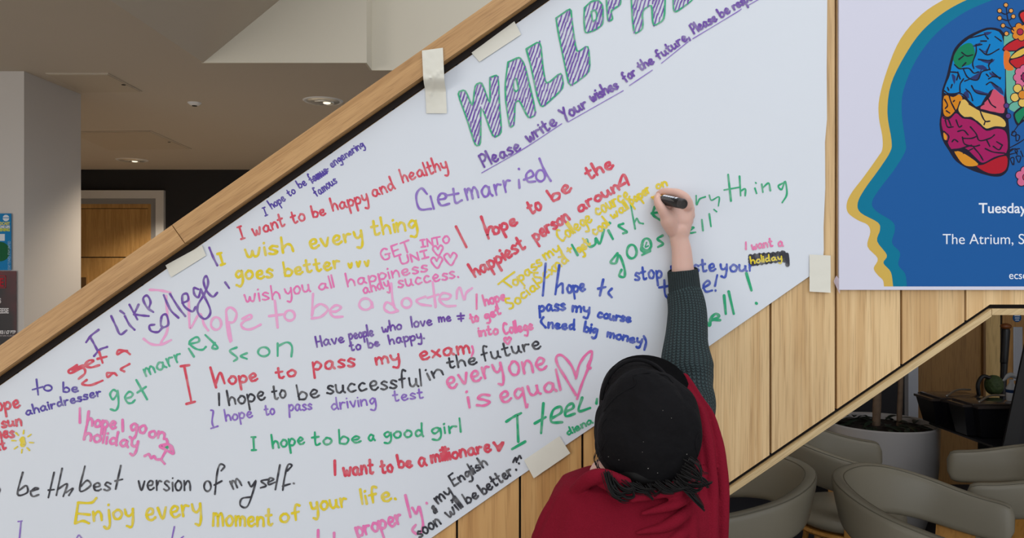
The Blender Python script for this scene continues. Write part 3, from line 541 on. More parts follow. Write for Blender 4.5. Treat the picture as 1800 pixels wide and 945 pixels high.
tape([(829, 94), (904, 39), (916, 62), (843, 110)], 'slanting cream masking tape strip under the handrail, above the first title letters')
tape([(293, 466), (357, 431), (364, 449), (303, 487)], 'slanting masking tape strip under the handrail beside the purple college words')
tape([(921, 807), (983, 765), (1002, 795), (938, 839)], 'cream masking tape strip on the lower edge of the sheet, left of the person')
tape([(1421, 447), (1421, 512), (1458, 514), (1458, 449)], 'masking tape square holding the lower right corner of the paper sheet')
tape([(1463, 494), (1468, 484), (1477, 494), (1474, 516)], 'scrap of clear tape at the lower left corner of the blue poster', 'clear_tape', mat('clear_tape', (214, 200, 214), .2, alpha=.55))
# ------------------------------------------------------------------ printed poster on the right
from mathutils.geometry import tessellate_polygon
YP = .006; LC = [0]
def flat(parent, name, pts, color, layer, label=None, smooth=3, m=None):
    if smooth: pts = [(v.x, v.y) for v in cr_spline([Vector((x, y, 0)) for x, y in pts], smooth, True)][:-1]
    LC[0] += 1; bm = bmesh.new(); vs_ = [bm.verts.new(W(x, y, YP+.0015+layer*.00006+LC[0]*2e-6)) for x, y in pts]
    for t3 in tessellate_polygon([[Vector((x, y, 0)) for x, y in pts]]):
        try: bm.faces.new([vs_[i] for i in t3])
        except ValueError: pass
    
    o = obj(name, bm, m or PM(color), recalc=False); under(parent, o)
    if label: o['label'] = label
    return o
_pm = {}
def PM(c):
    if c not in _pm: _pm[c] = mat('print_%d_%d_%d' % c, tuple(int(v*.95) for v in c), .5, spec=.15)
    return _pm[c]
POST = thing('event_poster', 'large white poster with a yellow and blue head profile and colourful brain', 'poster', W(1800, 508, YP))
under(POST, obj('board', prism(bmesh.new(), [W(1472, -260, YP+.0014), W(2140, -260, YP+.0014), W(2140, 509, YP+.0014), W(1472.5, 509, YP+.0014)], (0, .0014+YP-.001, 0)), mat('poster_white', (212, 211, 226), .5)))
def prof(pts, top, right):
    sm = [(v.x, v.y) for v in cr_spline([Vector((x, y, 0)) for x, y in pts], 4)]
    return top+sm+right
R_ = [(2060, 503), (2085, 330), (2115, 180), (2050, 40), (1940, -30)]
flat(POST, 'profile_shape', prof([(1700, -22), (1658, 0), (1617, 27), (1580, 70), (1557, 123), (1543, 173), (1542, 207), (1548, 240), (1548, 263), (1540, 277), (1515, 312), (1495, 338), (1486, 357), (1488, 374), (1505, 387), (1522, 395), (1527, 408), (1522, 433), (1540, 454), (1533, 471), (1540, 483), (1549, 492), (1551, 503)], [(1800, -60)], R_), (220, 184, 88), 1, 'yellow outer head profile', 0)
flat(POST, 'profile_shape', prof([(1735, -12), (1700, 0), (1657, 23), (1617, 57), (1587, 100), (1563, 150), (1557, 200), (1564, 247), (1562, 267), (1543, 297), (1517, 333), (1505, 357), (1510, 374), (1540, 391), (1544, 404), (1539, 424), (1556, 448), (1550, 462), (1563, 478), (1567, 503)], [(1820, -40)], R_), (0, 124, 156), 2, 'teal middle head profile', 0)
flat(POST, 'profile_shape', prof([(1780, -8), (1747, 0), (1693, 23), (1643, 60), (1607, 107), (1585, 160), (1582, 200), (1588, 247), (1588, 267), (1568, 300), (1545, 330), (1530, 355), (1537, 371), (1565, 389), (1570, 404), (1565, 427), (1579, 444), (1576, 465), (1588, 481), (1591, 503)], [(1840, -30)], R_), (28, 94, 164), 3, 'blue inner head profile', 0)
BL = (30, 26, 46)
flat(POST, 'brain_print', [(1738, 50), (1761, 60), (1767, 108), (1765, 170), (1771, 240), (1770, 291), (1760, 308), (1744, 311), (1722, 306), (1700, 298), (1677, 284), (1664, 265), (1653, 246), (1648, 220), (1651, 196), (1652, 166), (1653, 158), (1657, 146), (1661, 133), (1667, 108), (1675, 86), (1693, 68), (1716, 56)], BL, 4, 'black outlined brain drawing in coloured lobes')
LB, NV = (0, 132, 204), (44, 56, 112)
for c, pts in (((LB), [(1738, 54), (1757, 64), (1762, 108), (1761, 172), (1742, 158), (1728, 172), (1716, 190), (1700, 178), (1685, 168), (1670, 166), (1656, 164), (1660, 148), (1666, 134), (1671, 110), (1680, 88), (1697, 72), (1718, 60)]),
               ((10, 132, 90), [(1672, 107), (1680, 88), (1695, 78), (1706, 80), (1710, 98), (1703, 114), (1690, 118), (1682, 122)]),
               ((222, 138, 24), [(1656, 170), (1672, 172), (1683, 167), (1688, 178), (1675, 196), (1664, 206), (1655, 200)]),
               ((230, 190, 96), [(1684, 181), (1692, 176), (1702, 186), (1718, 196), (1735, 201), (1753, 206), (1763, 215), (1762, 224), (1745, 223), (1730, 227), (1715, 214), (1700, 207), (1688, 206), (1681, 196)]),
               ((214, 84, 112), [(1743, 158), (1755, 167), (1761, 173), (1761, 199), (1745, 198), (1721, 193), (1723, 186), (1736, 172)]),
               ((170, 24, 96), [(1653, 206), (1665, 210), (1677, 200), (1688, 209), (1702, 211), (1715, 218), (1730, 231), (1748, 227), (1762, 231), (1767, 245), (1765, 269), (1745, 277), (1724, 287), (1710, 279), (1690, 261), (1670, 264), (1659, 242), (1652, 222)]),
               ((226, 150, 40), [(1675, 266), (1690, 270), (1716, 289), (1700, 293), (1688, 288), (1677, 273)]), ((226, 150, 40), [(1655, 234), (1661, 240), (1660, 247), (1656, 245)]),
               ((184, 24, 44), [(1713, 292), (1725, 290), (1745, 280), (1765, 275), (1766, 294), (1757, 304), (1740, 306), (1725, 301)])):
    flat(POST, 'lobe', pts, c, 5)
for pts in ([(1718, 86), (1728, 92), (1735, 80), (1731, 96)], [(1716, 106), (1732, 107), (1745, 106), (1735, 114)], [(1710, 118), (1724, 116), (1732, 124), (1720, 124)], [(1735, 128), (1754, 138), (1740, 136)], [(1702, 138), (1716, 130), (1722, 122), (1718, 140), (1706, 142)], [(1708, 158), (1728, 164), (1735, 166), (1720, 168)],
            [(1737, 146), (1756, 156), (1760, 168), (1748, 160)], [(1669, 132), (1676, 136), (1674, 150)], [(1688, 170), (1696, 160), (1700, 174)], [(1725, 59), (1740, 58), (1731, 64)], [(1706, 82), (1722, 76), (1712, 84)]):
    flat(POST, 'lobe_shadow', pts, NV, 6, None, 2)
bm = bmesh.new()
def pl(s, wd, lay=7):
    pts = [tuple(map(float, q.split(','))) for q in s.split()]
    ribbon(bm, [(v.x, v.y) for v in cr_spline([Vector((x, y, 0)) for x, y in pts], 5)], wd, YP+.0015+lay*.00006)
for s in ('1695,70 1712,66 1728,62', '1733,70 1728,64', '1745,66 1756,74', '1711,82 1722,80', '1720,74 1730,74', '1718,88 1732,98 1752,88', '1730,96 1736,80', '1712,80 1712,94 1706,112 1708,122', '1687,94 1696,100 1706,98', '1682,106 1690,100', '1688,118 1694,112', '1674,115 1682,122 1690,122 1700,122 1708,130 1716,128',
          '1690,124 1698,138 1714,142 1722,128 1734,124', '1716,106 1734,108 1740,106', '1740,108 1734,116 1736,124', '1730,132 1734,136', '1734,140 1742,136 1755,138', '1740,128 1754,140', '1668,128 1680,130 1678,142', '1680,128 1684,140', '1690,140 1684,150 1684,166', '1692,144 1702,140', '1704,152 1712,164 1730,168', '1694,158 1702,166 1706,178',
          '1730,150 1738,146 1750,154', '1670,150 1668,156', '1662,155 1664,160', '1655,160 1664,166 1674,166 1684,164', '1686,166 1692,170 1704,186', '1664,166 1668,180 1676,196', '1657,176 1662,186 1658,192', '1672,180 1674,178', '1660,196 1666,200', '1684,180 1680,196 1692,208 1704,208 1716,218 1730,228 1746,224 1762,226', '1700,184 1712,190 1726,184',
          '1718,192 1722,204 1728,214 1736,214', '1728,214 1726,220', '1732,172 1738,184 1746,190', '1722,194 1745,200 1762,202', '1655,208 1664,210 1676,198', '1658,212 1662,224 1672,224', '1664,212 1668,222', '1677,212 1682,224 1687,222', '1680,232 1690,230 1698,238', '1702,224 1712,236 1718,248 1736,244 1744,238', '1690,244 1704,244 1714,240', '1688,242 1692,254 1708,258 1718,256',
          '1730,246 1736,258', '1748,250 1758,256', '1742,258 1752,264 1758,256', '1728,262 1742,268 1762,270', '1708,260 1718,272 1724,282', '1670,264 1684,262 1704,256', '1670,250 1674,246 1680,250', '1676,266 1692,262 1710,278 1724,288 1744,278 1768,272', '1690,270 1706,262', '1656,232 1664,240 1662,250'): pl(s, 2.4)
# flowers and sprigs at the poster's right
for s in ('1764,8 1768,38 1778,56', '1753,22 1763,27 1772,22', '1754,34 1768,38 1778,31', '1760,47 1776,54', '1763,60 1770,62', '1765,190 1778,180 1800,178', '1772,260 1790,250 1806,238', '1766,268 1776,262', '1776,235 1800,200'): pl(s, 1.8)
for s in ('1774,238 1776,232 1782,234 1780,240 1774,238', '1782,248 1782,238 1788,240 1786,248 1782,248', '1770,268 1780,262 1784,268 1772,272', '1784,272 1780,264 1788,262', '1776,290 1772,280 1778,278 1778,290', '1786,286 1782,276 1790,276 1788,286', '1794,276 1790,266'): pl(s, 1.8)
under(POST, tag(obj('line_work', bm, PM(BL), recalc=False), 'black outlines of brain folds and stems'))
def disc(x, y, r, c, lay, rim=1.4):
    q = lambda rr: [(x+rr*math.cos(a), y+rr*math.sin(a)) for a in [i*math.pi/6 for i in range(12)]]
    if rim: flat(POST, 'flower_print', q(r+rim), BL, lay, None, 0)
    flat(POST, 'flower_print', q(r), c, lay+.5, None, 0)
def petals(x, y, n, r, pr, c, cc, lay):
    for i in range(n): a = 2*math.pi*i/n+.3; disc(x+r*math.cos(a), y+r*math.sin(a), pr, c, lay)
    disc(x, y, r*.5, cc, lay+1)
flat(POST, 'flower_print', [(1761, 66), (1778, 62), (1800, 70), (1830, 80), (1830, 215), (1785, 200), (1767, 185), (1764, 120)], (110, 184, 160), 5.2, 'teal ground behind the flowers')
flat(POST, 'flower_print', [(1760, 92), (1764, 80), (1785, 68), (1805, 62), (1835, 72), (1835, 98), (1800, 92)], BL, 5.6, None)
flat(POST, 'flower_print', [(1762, 90), (1766, 81), (1786, 70), (1805, 65), (1835, 75), (1835, 96), (1800, 90)], (196, 32, 44), 5.8, 'red poppy print')
flat(POST, 'flower_print', [(1761, 92), (1771, 94), (1772, 108), (1778, 124), (1762, 122)], (232, 120, 40), 5.8, None)
flat(POST, 'flower_print', [(1769, 108), (1780, 92), (1800, 82), (1840, 90), (1840, 125), (1790, 125), (1776, 118)], BL, 6.2, None)
flat(POST, 'flower_print', [(1772, 104), (1784, 92), (1800, 85), (1806, 88), (1790, 100)], (230, 190, 80), 6.5, None)
flat(POST, 'flower_print', [(1772, 108), (1792, 102), (1806, 93), (1838, 96), (1838, 122), (1790, 122), (1778, 117)], (196, 32, 44), 6.6, 'second red poppy print')
flat(POST, 'flower_print', [(1777, 204), (1782, 195), (1796, 186), (1815, 184), (1812, 212), (1796, 214), (1784, 222)], BL, 6.2, None)
flat(POST, 'flower_print', [(1780, 204), (1785, 197), (1797, 189), (1812, 187), (1809, 210), (1794, 211), (1786, 218)], (20, 136, 92), 6.5, 'green leaf print')
petals(1789, 58, 6, 10, 5.5, (232, 140, 40), (186, 40, 70), 7)
petals(1799, 137, 9, 15, 6.5, (222, 110, 148), (150, 30, 90), 8)
petals(1793, 168, 5, 14, 7, (236, 196, 96), (226, 140, 40), 8)
petals(1800, 312, 6, 12, 7, (222, 110, 148), (200, 60, 90), 8)
for x, y in ((1764, 11), (1753, 21), (1773, 21), (1753, 34), (1777, 31), (1759, 47), (1765, 61)): disc(x, y, 3.2, (236, 164, 80), 8)
for x, y in ((1765, 187), (1768, 205)): disc(x, y, 4, (90, 60, 130), 8)
flat(POST, 'flower_print', [(1786, 30), (1790, 21), (1800, 20), (1812, 28), (1806, 44), (1796, 47)], BL, 7, None)
flat(POST, 'flower_print', [(1789, 30), (1792, 24), (1800, 23), (1808, 29), (1804, 42), (1797, 43)], (214, 44, 44), 7.4, 'red bud print')
M_pt = mat('print_white', (232, 236, 244), .5)
for body, x, y, h, b_, sx in (('Tuesday 23', 1716.5, 374.5, 24.5, .0004, 1.0), ('The Atrium, Signpost', 1653, 429, 25.5, -.0001, .97), ('ecsc', 1769, 490, 19, 0, .95)):
    p_ = W(x, y, YP+.0020)
    o = text_mesh('lettering', body.replace(' 23', '').replace('Signpost', 'Sig'), M_pt, p_, h*px*1.02, None, bold=b_, sx=sx); under(POST, o)
    o['label'] = 'white printed words reading '+body.replace(' 23', '').replace('Signpost', 'Sig')

# ------------------------------------------------------------------ two small posters on the pillar
YL = 4.46
def LP_(x, y, dy=0): p_ = P(x, y, YL); p_.y = YL-dy; return p_
def sheet(parent, name, x0, x1, y0, y1, c, dy, label=None, th=.002):
    a, b = LP_(x0, y1), LP_(x1, y0); o = obj(name, box(a.x, b.x, YL-dy-th, YL-dy, a.z, b.z), PM(c)); under(parent, o)
    if label: o['label'] = label
    return o
s4 = YL/F
A1 = thing('wall_poster', 'bright blue poster on the pillar, above the dark red one', 'poster', LP_(-40, 475))
sheet(A1, 'sheet', -110, 20, 375, 474.5, (20, 134, 196), 0)
sheet(A1, 'print_band', -110, 17, 425, 426, (20, 120, 180), .002, th=.0005)
b_ = obj('green_disc', lathe(bmesh.new(), [(17*s4, 0), (17*s4, .001)], 32, (0, 0, 0)), PM((22, 100, 60))); b_.rotation_euler = (R(90), 0, 0); b_.location = LP_(1, 442, .002); under(A1, b_)
b_ = obj('emblem', lathe(bmesh.new(), [(5.6*s4, 0), (5.6*s4, .001)], 24, (0, 0, 0)), PM((232, 238, 244))); b_.rotation_euler = (R(90), 0, 0); b_.location = LP_(11, 383, .002); under(A1, b_)
sheet(A1, 'emblem', 4, 17, 382, 383.2, (20, 134, 196), .0032, th=.0004)
sheet(A1, 'speech_bubble', -12, 9, 411, 423, (232, 238, 244), .0026, 'white speech bubble', .0006)
for body, x, y, h, c in (('PODCAST', 18, 395, 5.6, (230, 226, 120)), ('MORE LIFE', 18, 400.5, 4.6, (232, 238, 244)), ('LISTENING', 18, 406, 5.6, (220, 226, 90))):
    o = text_mesh('lettering', body, PM(c), LP_(x, y, .0035), h*s4*1.25, None, bold=.0012, align='RIGHT', sx=.8); under(A1, o); o['label'] = 'print reading '+body.lower()
o = text_mesh('lettering', 'STAY TUNED, STAY UNITED', PM((180, 214, 236)), LP_(19, 474, .0035), 5.6*s4*1.15, None, rot=(R(90), R(-90), 0), sx=.62); under(A1, o); o['label'] = 'vertical print reading stay tuned, stay united'
A2 = thing('wall_poster', 'dark red and black food poster on the pillar, below the blue one', 'poster', LP_(-40, 640))
a_, c_ = LP_(-110, 650), LP_(29, 476)
mr = mat('red_black_print', (60, 14, 22), .4); nt = mr.node_tree
tcn = nt.nodes.new('ShaderNodeTexCoord'); nn = nt.nodes.new('ShaderNodeTexNoise'); nn.inputs['Scale'].default_value = 2.6; cr = nt.nodes.new('ShaderNodeValToRGB')
cr.color_ramp.elements[0].position = .45; cr.color_ramp.elements[0].color = lin((26, 20, 26)); cr.color_ramp.elements[1].position = .62; cr.color_ramp.elements[1].color = lin((112, 20, 32))
nt.links.new(tcn.outputs['Object'], nn.inputs['Vector']); nt.links.new(nn.outputs['Fac'], cr.inputs[0]); nt.links.new(cr.outputs[0], nt.nodes['Principled BSDF'].inputs['Base Color'])
under(A2, obj('sheet', box(a_.x, c_.x, YL-.002, YL, a_.z, c_.z), mr))
bm = bmesh.new(); u0, u1 = LP_(-40, 506), LP_(11, 484); tk = 1.0*s4
bx(bm, u0.x, u1.x, YL-.004, YL-.002, u0.z, u0.z+tk); bx(bm, u0.x, u1.x, YL-.004, YL-.002, u1.z-tk, u1.z); bx(bm, u1.x-tk, u1.x, YL-.004, YL-.002, u0.z, u1.z)
o = obj('border_box', bm, PM((190, 40, 56))); under(A2, o)
for body, x, y, h, c, al in (('E', 7.5, 503, 16, (190, 40, 56), 'RIGHT'), ('WINGS', 2.5, 532, 9, (232, 228, 228), 'RIGHT'), ('& CHEESE', 16, 550, 9.5, (232, 228, 228), 'RIGHT'), ('PACKS / £7 BTB', 28.5, 586, 6, (232, 228, 228), 'RIGHT'), ('CONTAINS ALLERGENS', 28.5, 591, 3.2, (200, 190, 190), 'RIGHT')):
    o = text_mesh('lettering', body, PM(c), LP_(x, y, .0035), h*s4*1.3, None, bold=.0015 if h > 4 else 0, align=al, sx=.72); under(A2, o); o['label'] = 'print reading '+body.lower().replace('&', 'and')

# ------------------------------------------------------------------ area seen below the stair: back wall, doors
YW = 6.0
def Wb(x, y, Y=YW): return P(x, y, Y)
struct('wall_right_back', box(.9, Wb(1590, 0).x, YW, YW+.1, 0, CZ), M_navy)
M_bpan = wood('brown_panel', (146, 106, 56), (160, 118, 64), (10, 10, 1), .5, .03)
M_lpan = wood('pale_panel', (210, 172, 108), (222, 186, 122), (10, 10, 1), .5, .02)
struct('trim_3', box(Wb(1590, 0).x, Wb(1607, 0).x, YW-.06, YW+.1, 0, CZ), mat('white_post', (190, 194, 204), .6))
struct('wall_panelled', box(Wb(1607, 0).x, Wb(1722, 0).x, YW-.02, YW+.1, 0, CZ, bev=.002), M_bpan)
struct('trim_4', box(Wb(1722, 0).x, Wb(1726, 0).x, YW-.05, YW+.1, 0, CZ), wood('post_edge', (120, 84, 44), (134, 96, 52), (10, 10, 1), .5, .02))
struct('trim_5', box(Wb(1726, 0).x, Wb(1754, 0).x, YW-.03, YW+.1, 0, CZ), M_lpan)
struct('trim_6', box(Wb(1754, 0).x, Wb(1761, 0).x, YW-.0, YW+.1, 0, CZ), M_dark)
t = thing('door_2', None, None, Wb(1830, 600)*1); t.location.z = 0; t['kind'] = 'structure'
xa, xb = Wb(1761, 0).x, Wb(1960, 0).x
a = obj('door_leaf', box(xa, xb, YW-.01, YW+.04, 0.01, 2.2, bev=.003), wood('back_door', (168, 122, 66), (184, 136, 76), (10, 10, 1), .5, .02))
b = obj('push_plate', box(Wb(1779, 0).x, Wb(1795, 0).x, YW-.018, YW-.009, Wb(0, 668).z, Wb(0, 574).z, bev=.003), mat('steel_plate', (176, 180, 190), .35, .6))
c = obj('door_sign', lathe(bmesh.new(), [(7.5/F*YW, 0), (7.5/F*YW, .003)], 32), PM((36, 92, 150))); c.rotation_euler = (R(90), 0, 0); c.location = Wb(1786, 558)-Vector((0, .010, 0)); c['label'] = 'round blue mandatory sign'
under(t, a, b, c)
for i, y in enumerate((554.5, 558.3, 562)):
    bar = obj('sign_line', box(-.021+.003*i, .021-.003*i, -.0012, 0, -.0035, .0035), M_pt); bar.location = Wb(1786, y)-Vector((0, .0135, 0)); under(t, bar)
struct('wall_door_side', box(xb, 6, YW, YW+.1, 0, CZ), M_bpan)
struct('wall_right', box(6, 6.1, -3, 9, 0, 4.9), M_pillar)

# ------------------------------------------------------------------ tub chairs
M_lea = mat('taupe_leather', (138, 131, 114), .42, bump=.25, bscale=220, bdist=.0006, var=.05, vscale=6)
M_piping = mat('leather_piping', (108, 102, 86), .5)
M_ply = wood('bent_ply', (176, 122, 52), (196, 140, 66), (8, 8, 1), .4, .03)
def make_chair():
    t = thing('tub_chair', 'x', 'chair')
    w_, th = .335, .032; path = []
    n1, n2 = 16, 26
    for i in range(n1): path.append((w_, -.26+.26*i/n1, 0))
    for i in range(n2+1): a_ = math.pi*i/n2; path.append((w_*math.cos(a_), w_*.92*math.sin(a_), math.sin(a_)))
    for i in range(1, n1+1): path.append((-w_, -.26*i/n1, 0))
    N_ = len(path); bm = bmesh.new(); rings = []; cl = [0]
    for i in range(1, N_): cl.append(cl[-1]+(Vector(path[i][:2])-Vector(path[i-1][:2])).length)
    for i, (x, y, s) in enumerate(path):
        u = cl[i]/cl[-1]; e = min(u, 1-u)*2                        # 0 at the arm ends, 1 at the back
        k = .5-.5*math.cos(min(1, e*1.15)*math.pi)
        zt = .735+.115*k; zb = .575+.07*k; arc = min(1, min(cl[i], cl[-1]-cl[i])/.07); rd = (1-(1-arc)**2.6)**(1/2.6); c = (zt+zb)/2; hh = (zt-zb)/2*(.40+.60*rd); tt = th*(.40+.60*rd)
        p0 = Vector(path[max(i-1, 0)][:2]); p1 = Vector(path[min(i+1, N_-1)][:2]); d = (p1-p0).normalized(); nn_ = Vector((d.y, -d.x))
        ring = []
        for j in range(20):
            a_ = 2*math.pi*j/20; ca, sa = math.cos(a_), math.sin(a_)
            ox = math.copysign(abs(ca)**.75, ca)*tt; oz = math.copysign(abs(sa)**.35, sa)*hh
            lean = (oz/hh)*.022*(.4+.6*k)
            ring.append(bm.verts.new((x+nn_.x*(ox+lean), y+nn_.y*(ox+lean), c+oz)))
        rings.append(ring)
    for a_, b_ in zip(rings, rings[1:]):
        for j in range(20): bm.faces.new((a_[j], a_[(j+1) % 20], b_[(j+1) % 20], b_[j]))
    bm.faces.new(rings[0]); bm.faces.new(rings[-1][::-1])
    tops = {s_: [rings[i][j].co.copy() for i in range(1, N_-1)] for s_, j in (('o', 3), ('i', 7))}
    obj('backrest', bm, M_lea, t, smooth=70)
    bm = bmesh.new()
    for s_ in ('o', 'i'): tube(bm, tops[s_], [.0022]*len(tops[s_]), 6, 1)
    tag(obj('piping', bm, M_piping, t, smooth=80), 'darker stitched piping along the rim')
    bm = bmesh.new(); lathe(bm, [(.02, .385), (.26, .39), (.288, .41), (.288, .435), (.26, .462), (.02, .47)], 36)
    for v in bm.verts: v.co.y = v.co.y*.98-.03
    obj('seat', bm, M_lea, t, smooth=60)
    bm = bmesh.new(); lathe(bm, [(.02, .362), (.285, .362), (.292, .372), (.288, .385), (.02, .387)], 36)
    for v in bm.verts: v.co.y = v.co.y*.98-.03
    tag(obj('seat_rim', bm, M_ply, t, smooth=40), 'pale plywood edge under the seat')
    for s_ in (-1, 1):                                         # bent plywood arm supports
        bm = bmesh.new(); q = []
        for i in range(9):
            a_ = i/8; z = .30+.30*a_; q.append((.27+.055*a_**2, z))
        pts = [(s_*x, -.12, z) for x, z in q]+[(s_*(x+.012), -.12, z) for x, z in q[::-1]]
        prism(bm, pts, (0, .15, 0)); obj('arm_support', bm, M_ply, t, smooth=40)
    for sx in (-1, 1):
        for sy in (-1, 1):
            bm = bmesh.new(); tube(bm, [Vector((sx*.19, sy*.17-.03, .365)), Vector((sx*.235, sy*.22-.03, .012))], [.018, .012], 10, 2); obj('leg', bm, M_ply, t, smooth=60)
    return t
proto = make_chair()
def dup(root):
    r = root.copy(); COL.objects.link(r)
    for ch in list(root.children):
        c_ = ch.copy(); COL.objects.link(c_); c_.parent = r; c_.matrix_parent_inverse = ch.matrix_parent_inverse.copy()
    return r
CH = [(.93, 3.28, 84, 'taupe leather tub chair nearest the red scarf, turned with its open side to the left'),
      (1.62, 3.0, -50, 'large taupe tub chair in front showing its stitched rim, open toward the lower right'),
      (1.70, 3.96, -75, 'taupe tub chair tucked behind the others, below the white planter'),
      (2.38, 3.62, 113, 'taupe tub chair at the right edge with its seat and pale plywood edge showing')]
for i, (x, y, a_, lab) in enumerate(CH):
    c_ = proto if i == 0 else dup(proto); c_.location = (x, y, 0); c_.rotation_euler = (0, 0, R(-a_)); c_.scale = (.965, .965, 1.0); tag(c_, lab, 'chair', 'taupe tub chairs below the stair')

# ------------------------------------------------------------------ planter with two cane stems
pc = Vector((P(1548, 0, 5.0).x, 5.0, 0)); 
t = thing('planter', 'round white glossy planter with two bare stems and dark leaves', 'plant', pc)
zr = .68
obj('pot', lathe(bmesh.new(), [(.20, 0), (.25, .01), (.31, .2), (.338, .45), (.345, zr), (.335, zr+.008), (.322, zr), (.315, zr-.05), (.05, zr-.055)], 56), mat('white_ceramic', (196, 192, 190), .25), t, smooth=50)
obj('soil', lathe(bmesh.new(), [(.3, zr-.06), (.31, zr-.03), (.1, zr-.02), (.02, zr-.015)], 32), mat('soil', (44, 34, 28), .95, bump=.8, bscale=60, bdist=.01), t, smooth=50)
M_stem = mat('cane_bark', (126, 104, 84), .8, var=.35, vscale=30, bump=.5, bscale=40, bdist=.004); M_leaf = mat('dark_leaf', (34, 48, 34), .45, var=.3, vscale=9)
for sx, rr in ((-.03, .026), (.12, .017)):
    st = obj('stem', tube(bmesh.new(), [Vector((sx, .02*sx, zr-.05)), Vector((sx+.01, 0, 1.1)), Vector((sx-.02, .02, 1.6)), Vector((sx, 0, 1.95))], [rr, rr*.9, rr*.8, rr*.6], 12, 6, fn=lambda a_, q: 1+.05*math.sin(q*60)), M_stem, t, smooth=60)
def leaf(bm, base, d, ln, wd, droop):
    d = d.normalized(); s_ = d.cross(Vector((0, 0, 1))).normalized(); n = 6; pr = None
    for i in range(n+1):
        u = i/n; p_ = base+d*ln*u+Vector((0, 0, -droop*u*u)); ww = wd*math.sin(math.pi*min(.97, u*.9+.07)); c_ = (bm.verts.new(p_-s_*ww+Vector((0, 0, .25*ww))), bm.verts.new(p_), bm.verts.new(p_+s_*ww+Vector((0, 0, .25*ww))))
        if pr: bm.faces.new((pr[0], pr[1], c_[1], c_[0])); bm.faces.new((pr[1], pr[2], c_[2], c_[1]))
        pr = c_
for i in range(46):
    a_ = random.uniform(0, 6.28); r0 = random.uniform(.05, .27); bm = bmesh.new()
    a2 = a_+random.uniform(-1.2, 1.2)
    leaf(bm, Vector((r0*math.cos(a_), r0*math.sin(a_), zr-.02+random.uniform(0, .03))), Vector((math.cos(a2), math.sin(a2), random.uniform(.0, .5))), random.uniform(.08, .17 if r0 < .2 else .11), random.uniform(.012, .024), random.uniform(.02, .07))
    obj('leaf', bm, M_leaf, t, smooth=60)
for i in range(40):
    a_ = random.uniform(0, 6.28); bm = bmesh.new(); b0 = Vector(((-.03, .12)[i % 2], 0, random.uniform(1.8, 1.96)))
    leaf(bm, b0, Vector((math.cos(a_), math.sin(a_), random.uniform(.3, 1.2))), random.uniform(.25, .38), .02, random.uniform(.1, .3)); obj('leaf', bm, M_leaf, t, smooth=60)

# ------------------------------------------------------------------ black trolley, bins and bits beside the door
M_blk = mat('black_plastic', (22, 22, 26), .35); M_lid = mat('smoked_lid', (70, 62, 58), .12, spec=.8)
def Q(x, y, Y=4.55): return P(x, y, Y)
t = thing('trolley', 'black trolley body standing behind the right-hand tub chair', 'trolley', (Q(1790, 0).x, 4.6, 0))
a = obj('body', box(P(1718, 0, 4.6).x, 3.6, 4.38, 4.6, .12, .712, bev=.008), M_blk, smooth=40); tr = obj('tray', box(2.60, 3.6, 4.15, 4.79, .712, .726, bev=.003), M_blk, smooth=40)
bm = bmesh.new(); prism(bm, [Q(1700, 790), Q(1723, 790), Q(1717, 770), Q(1716, 741)], (0, .3, 0)); 
cs = []
for sx in (1735, 1910):
    for sy in (4.5, 4.9): cs.append(obj('caster', ellip(bmesh.new(), ((2.87 if sx < 1800 else 3.5), 4.42 if sy < 4.6 else 4.56, .06), (.03, .045, .06)), M_blk, smooth=60))
bm.free(); under(t, a, tr, *cs)
def bin_(x0, x1, yt, yb, Y, dep, label):
    c_ = (Q(x0, 0, Y).x+Q(x1, 0, Y).x)/2; hw = (Q(x1, 0, Y).x-Q(x0, 0, Y).x)/2; z1 = Q(0, yt, Y).z; z0 = Q(0, yb, Y).z
    t = thing('storage_tub', label, 'container', (c_, Y+dep/2, z0))
    bm = bmesh.new(); k = .82; v = []
    for z, s_ in ((0, k), (z1-z0, 1)):
        v.append([bm.verts.new((sx*hw*s_, sy*dep/2*s_, z)) for sx, sy in ((-1, -1), (1, -1), (1, 1), (-1, 1))])
    bm.faces.new(v[0]); bm.faces.new(v[1])
    for i in range(4): bm.faces.new((v[0][i], v[0][(i+1) % 4], v[1][(i+1) % 4], v[1][i]))
    es = [e for e in bm.edges if abs(e.verts[0].co.z-e.verts[1].co.z) > .01]; bmesh.ops.bevel(bm, geom=es, offset=.05, segments=4, affect='EDGES')
    obj('body', bm, M_blk, t, smooth=50)
    bm = box(-hw*1.06, hw*1.06, -dep/2*1.06, dep/2*1.06, z1-z0, z1-z0+.014); es = [e for e in bm.edges if abs(e.verts[0].co.z-e.verts[1].co.z) > .01]; bmesh.ops.bevel(bm, geom=es, offset=.055, segments=4, affect='EDGES')
    lid = obj('lid', bm, M_lid, t, smooth=40)
    bm = box(-hw*.8, hw*.8, -dep/2*.8, dep/2*.8, z1-z0+.014, z1-z0+.024, bev=.004); l2 = obj('lid_panel', bm, M_lid, lid, smooth=40)
    bm = bmesh.new(); tube(bm, [Vector((-hw*.5, -dep*.3, z1-z0+.03)), Vector((hw*.2, dep*.05, z1-z0+.05)), Vector((hw*.8, dep*.2, z1-z0+.045))], [.006]*3, 8, 4); obj('handle', bm, mat('steel_handle', (190, 186, 180), .3, .9) if 'steel_handle' not in bpy.data.materials else bpy.data.materials['steel_handle'], t, smooth=60)
    return t
bin_(1648, 1752, 707, 750, 4.62, .30, 'left black tub with smoked lid, jutting past the trolley')
bin_(1704, 1812, 718, 770, 4.3, .26, 'right black tub with smoked lid, overlapping the left one')
g = thing('green_bag', 'dark green bundle with a black loop handle behind the tubs', 'bag', Vector((P(1747, 0, 4.79).x, 4.79, .902)))
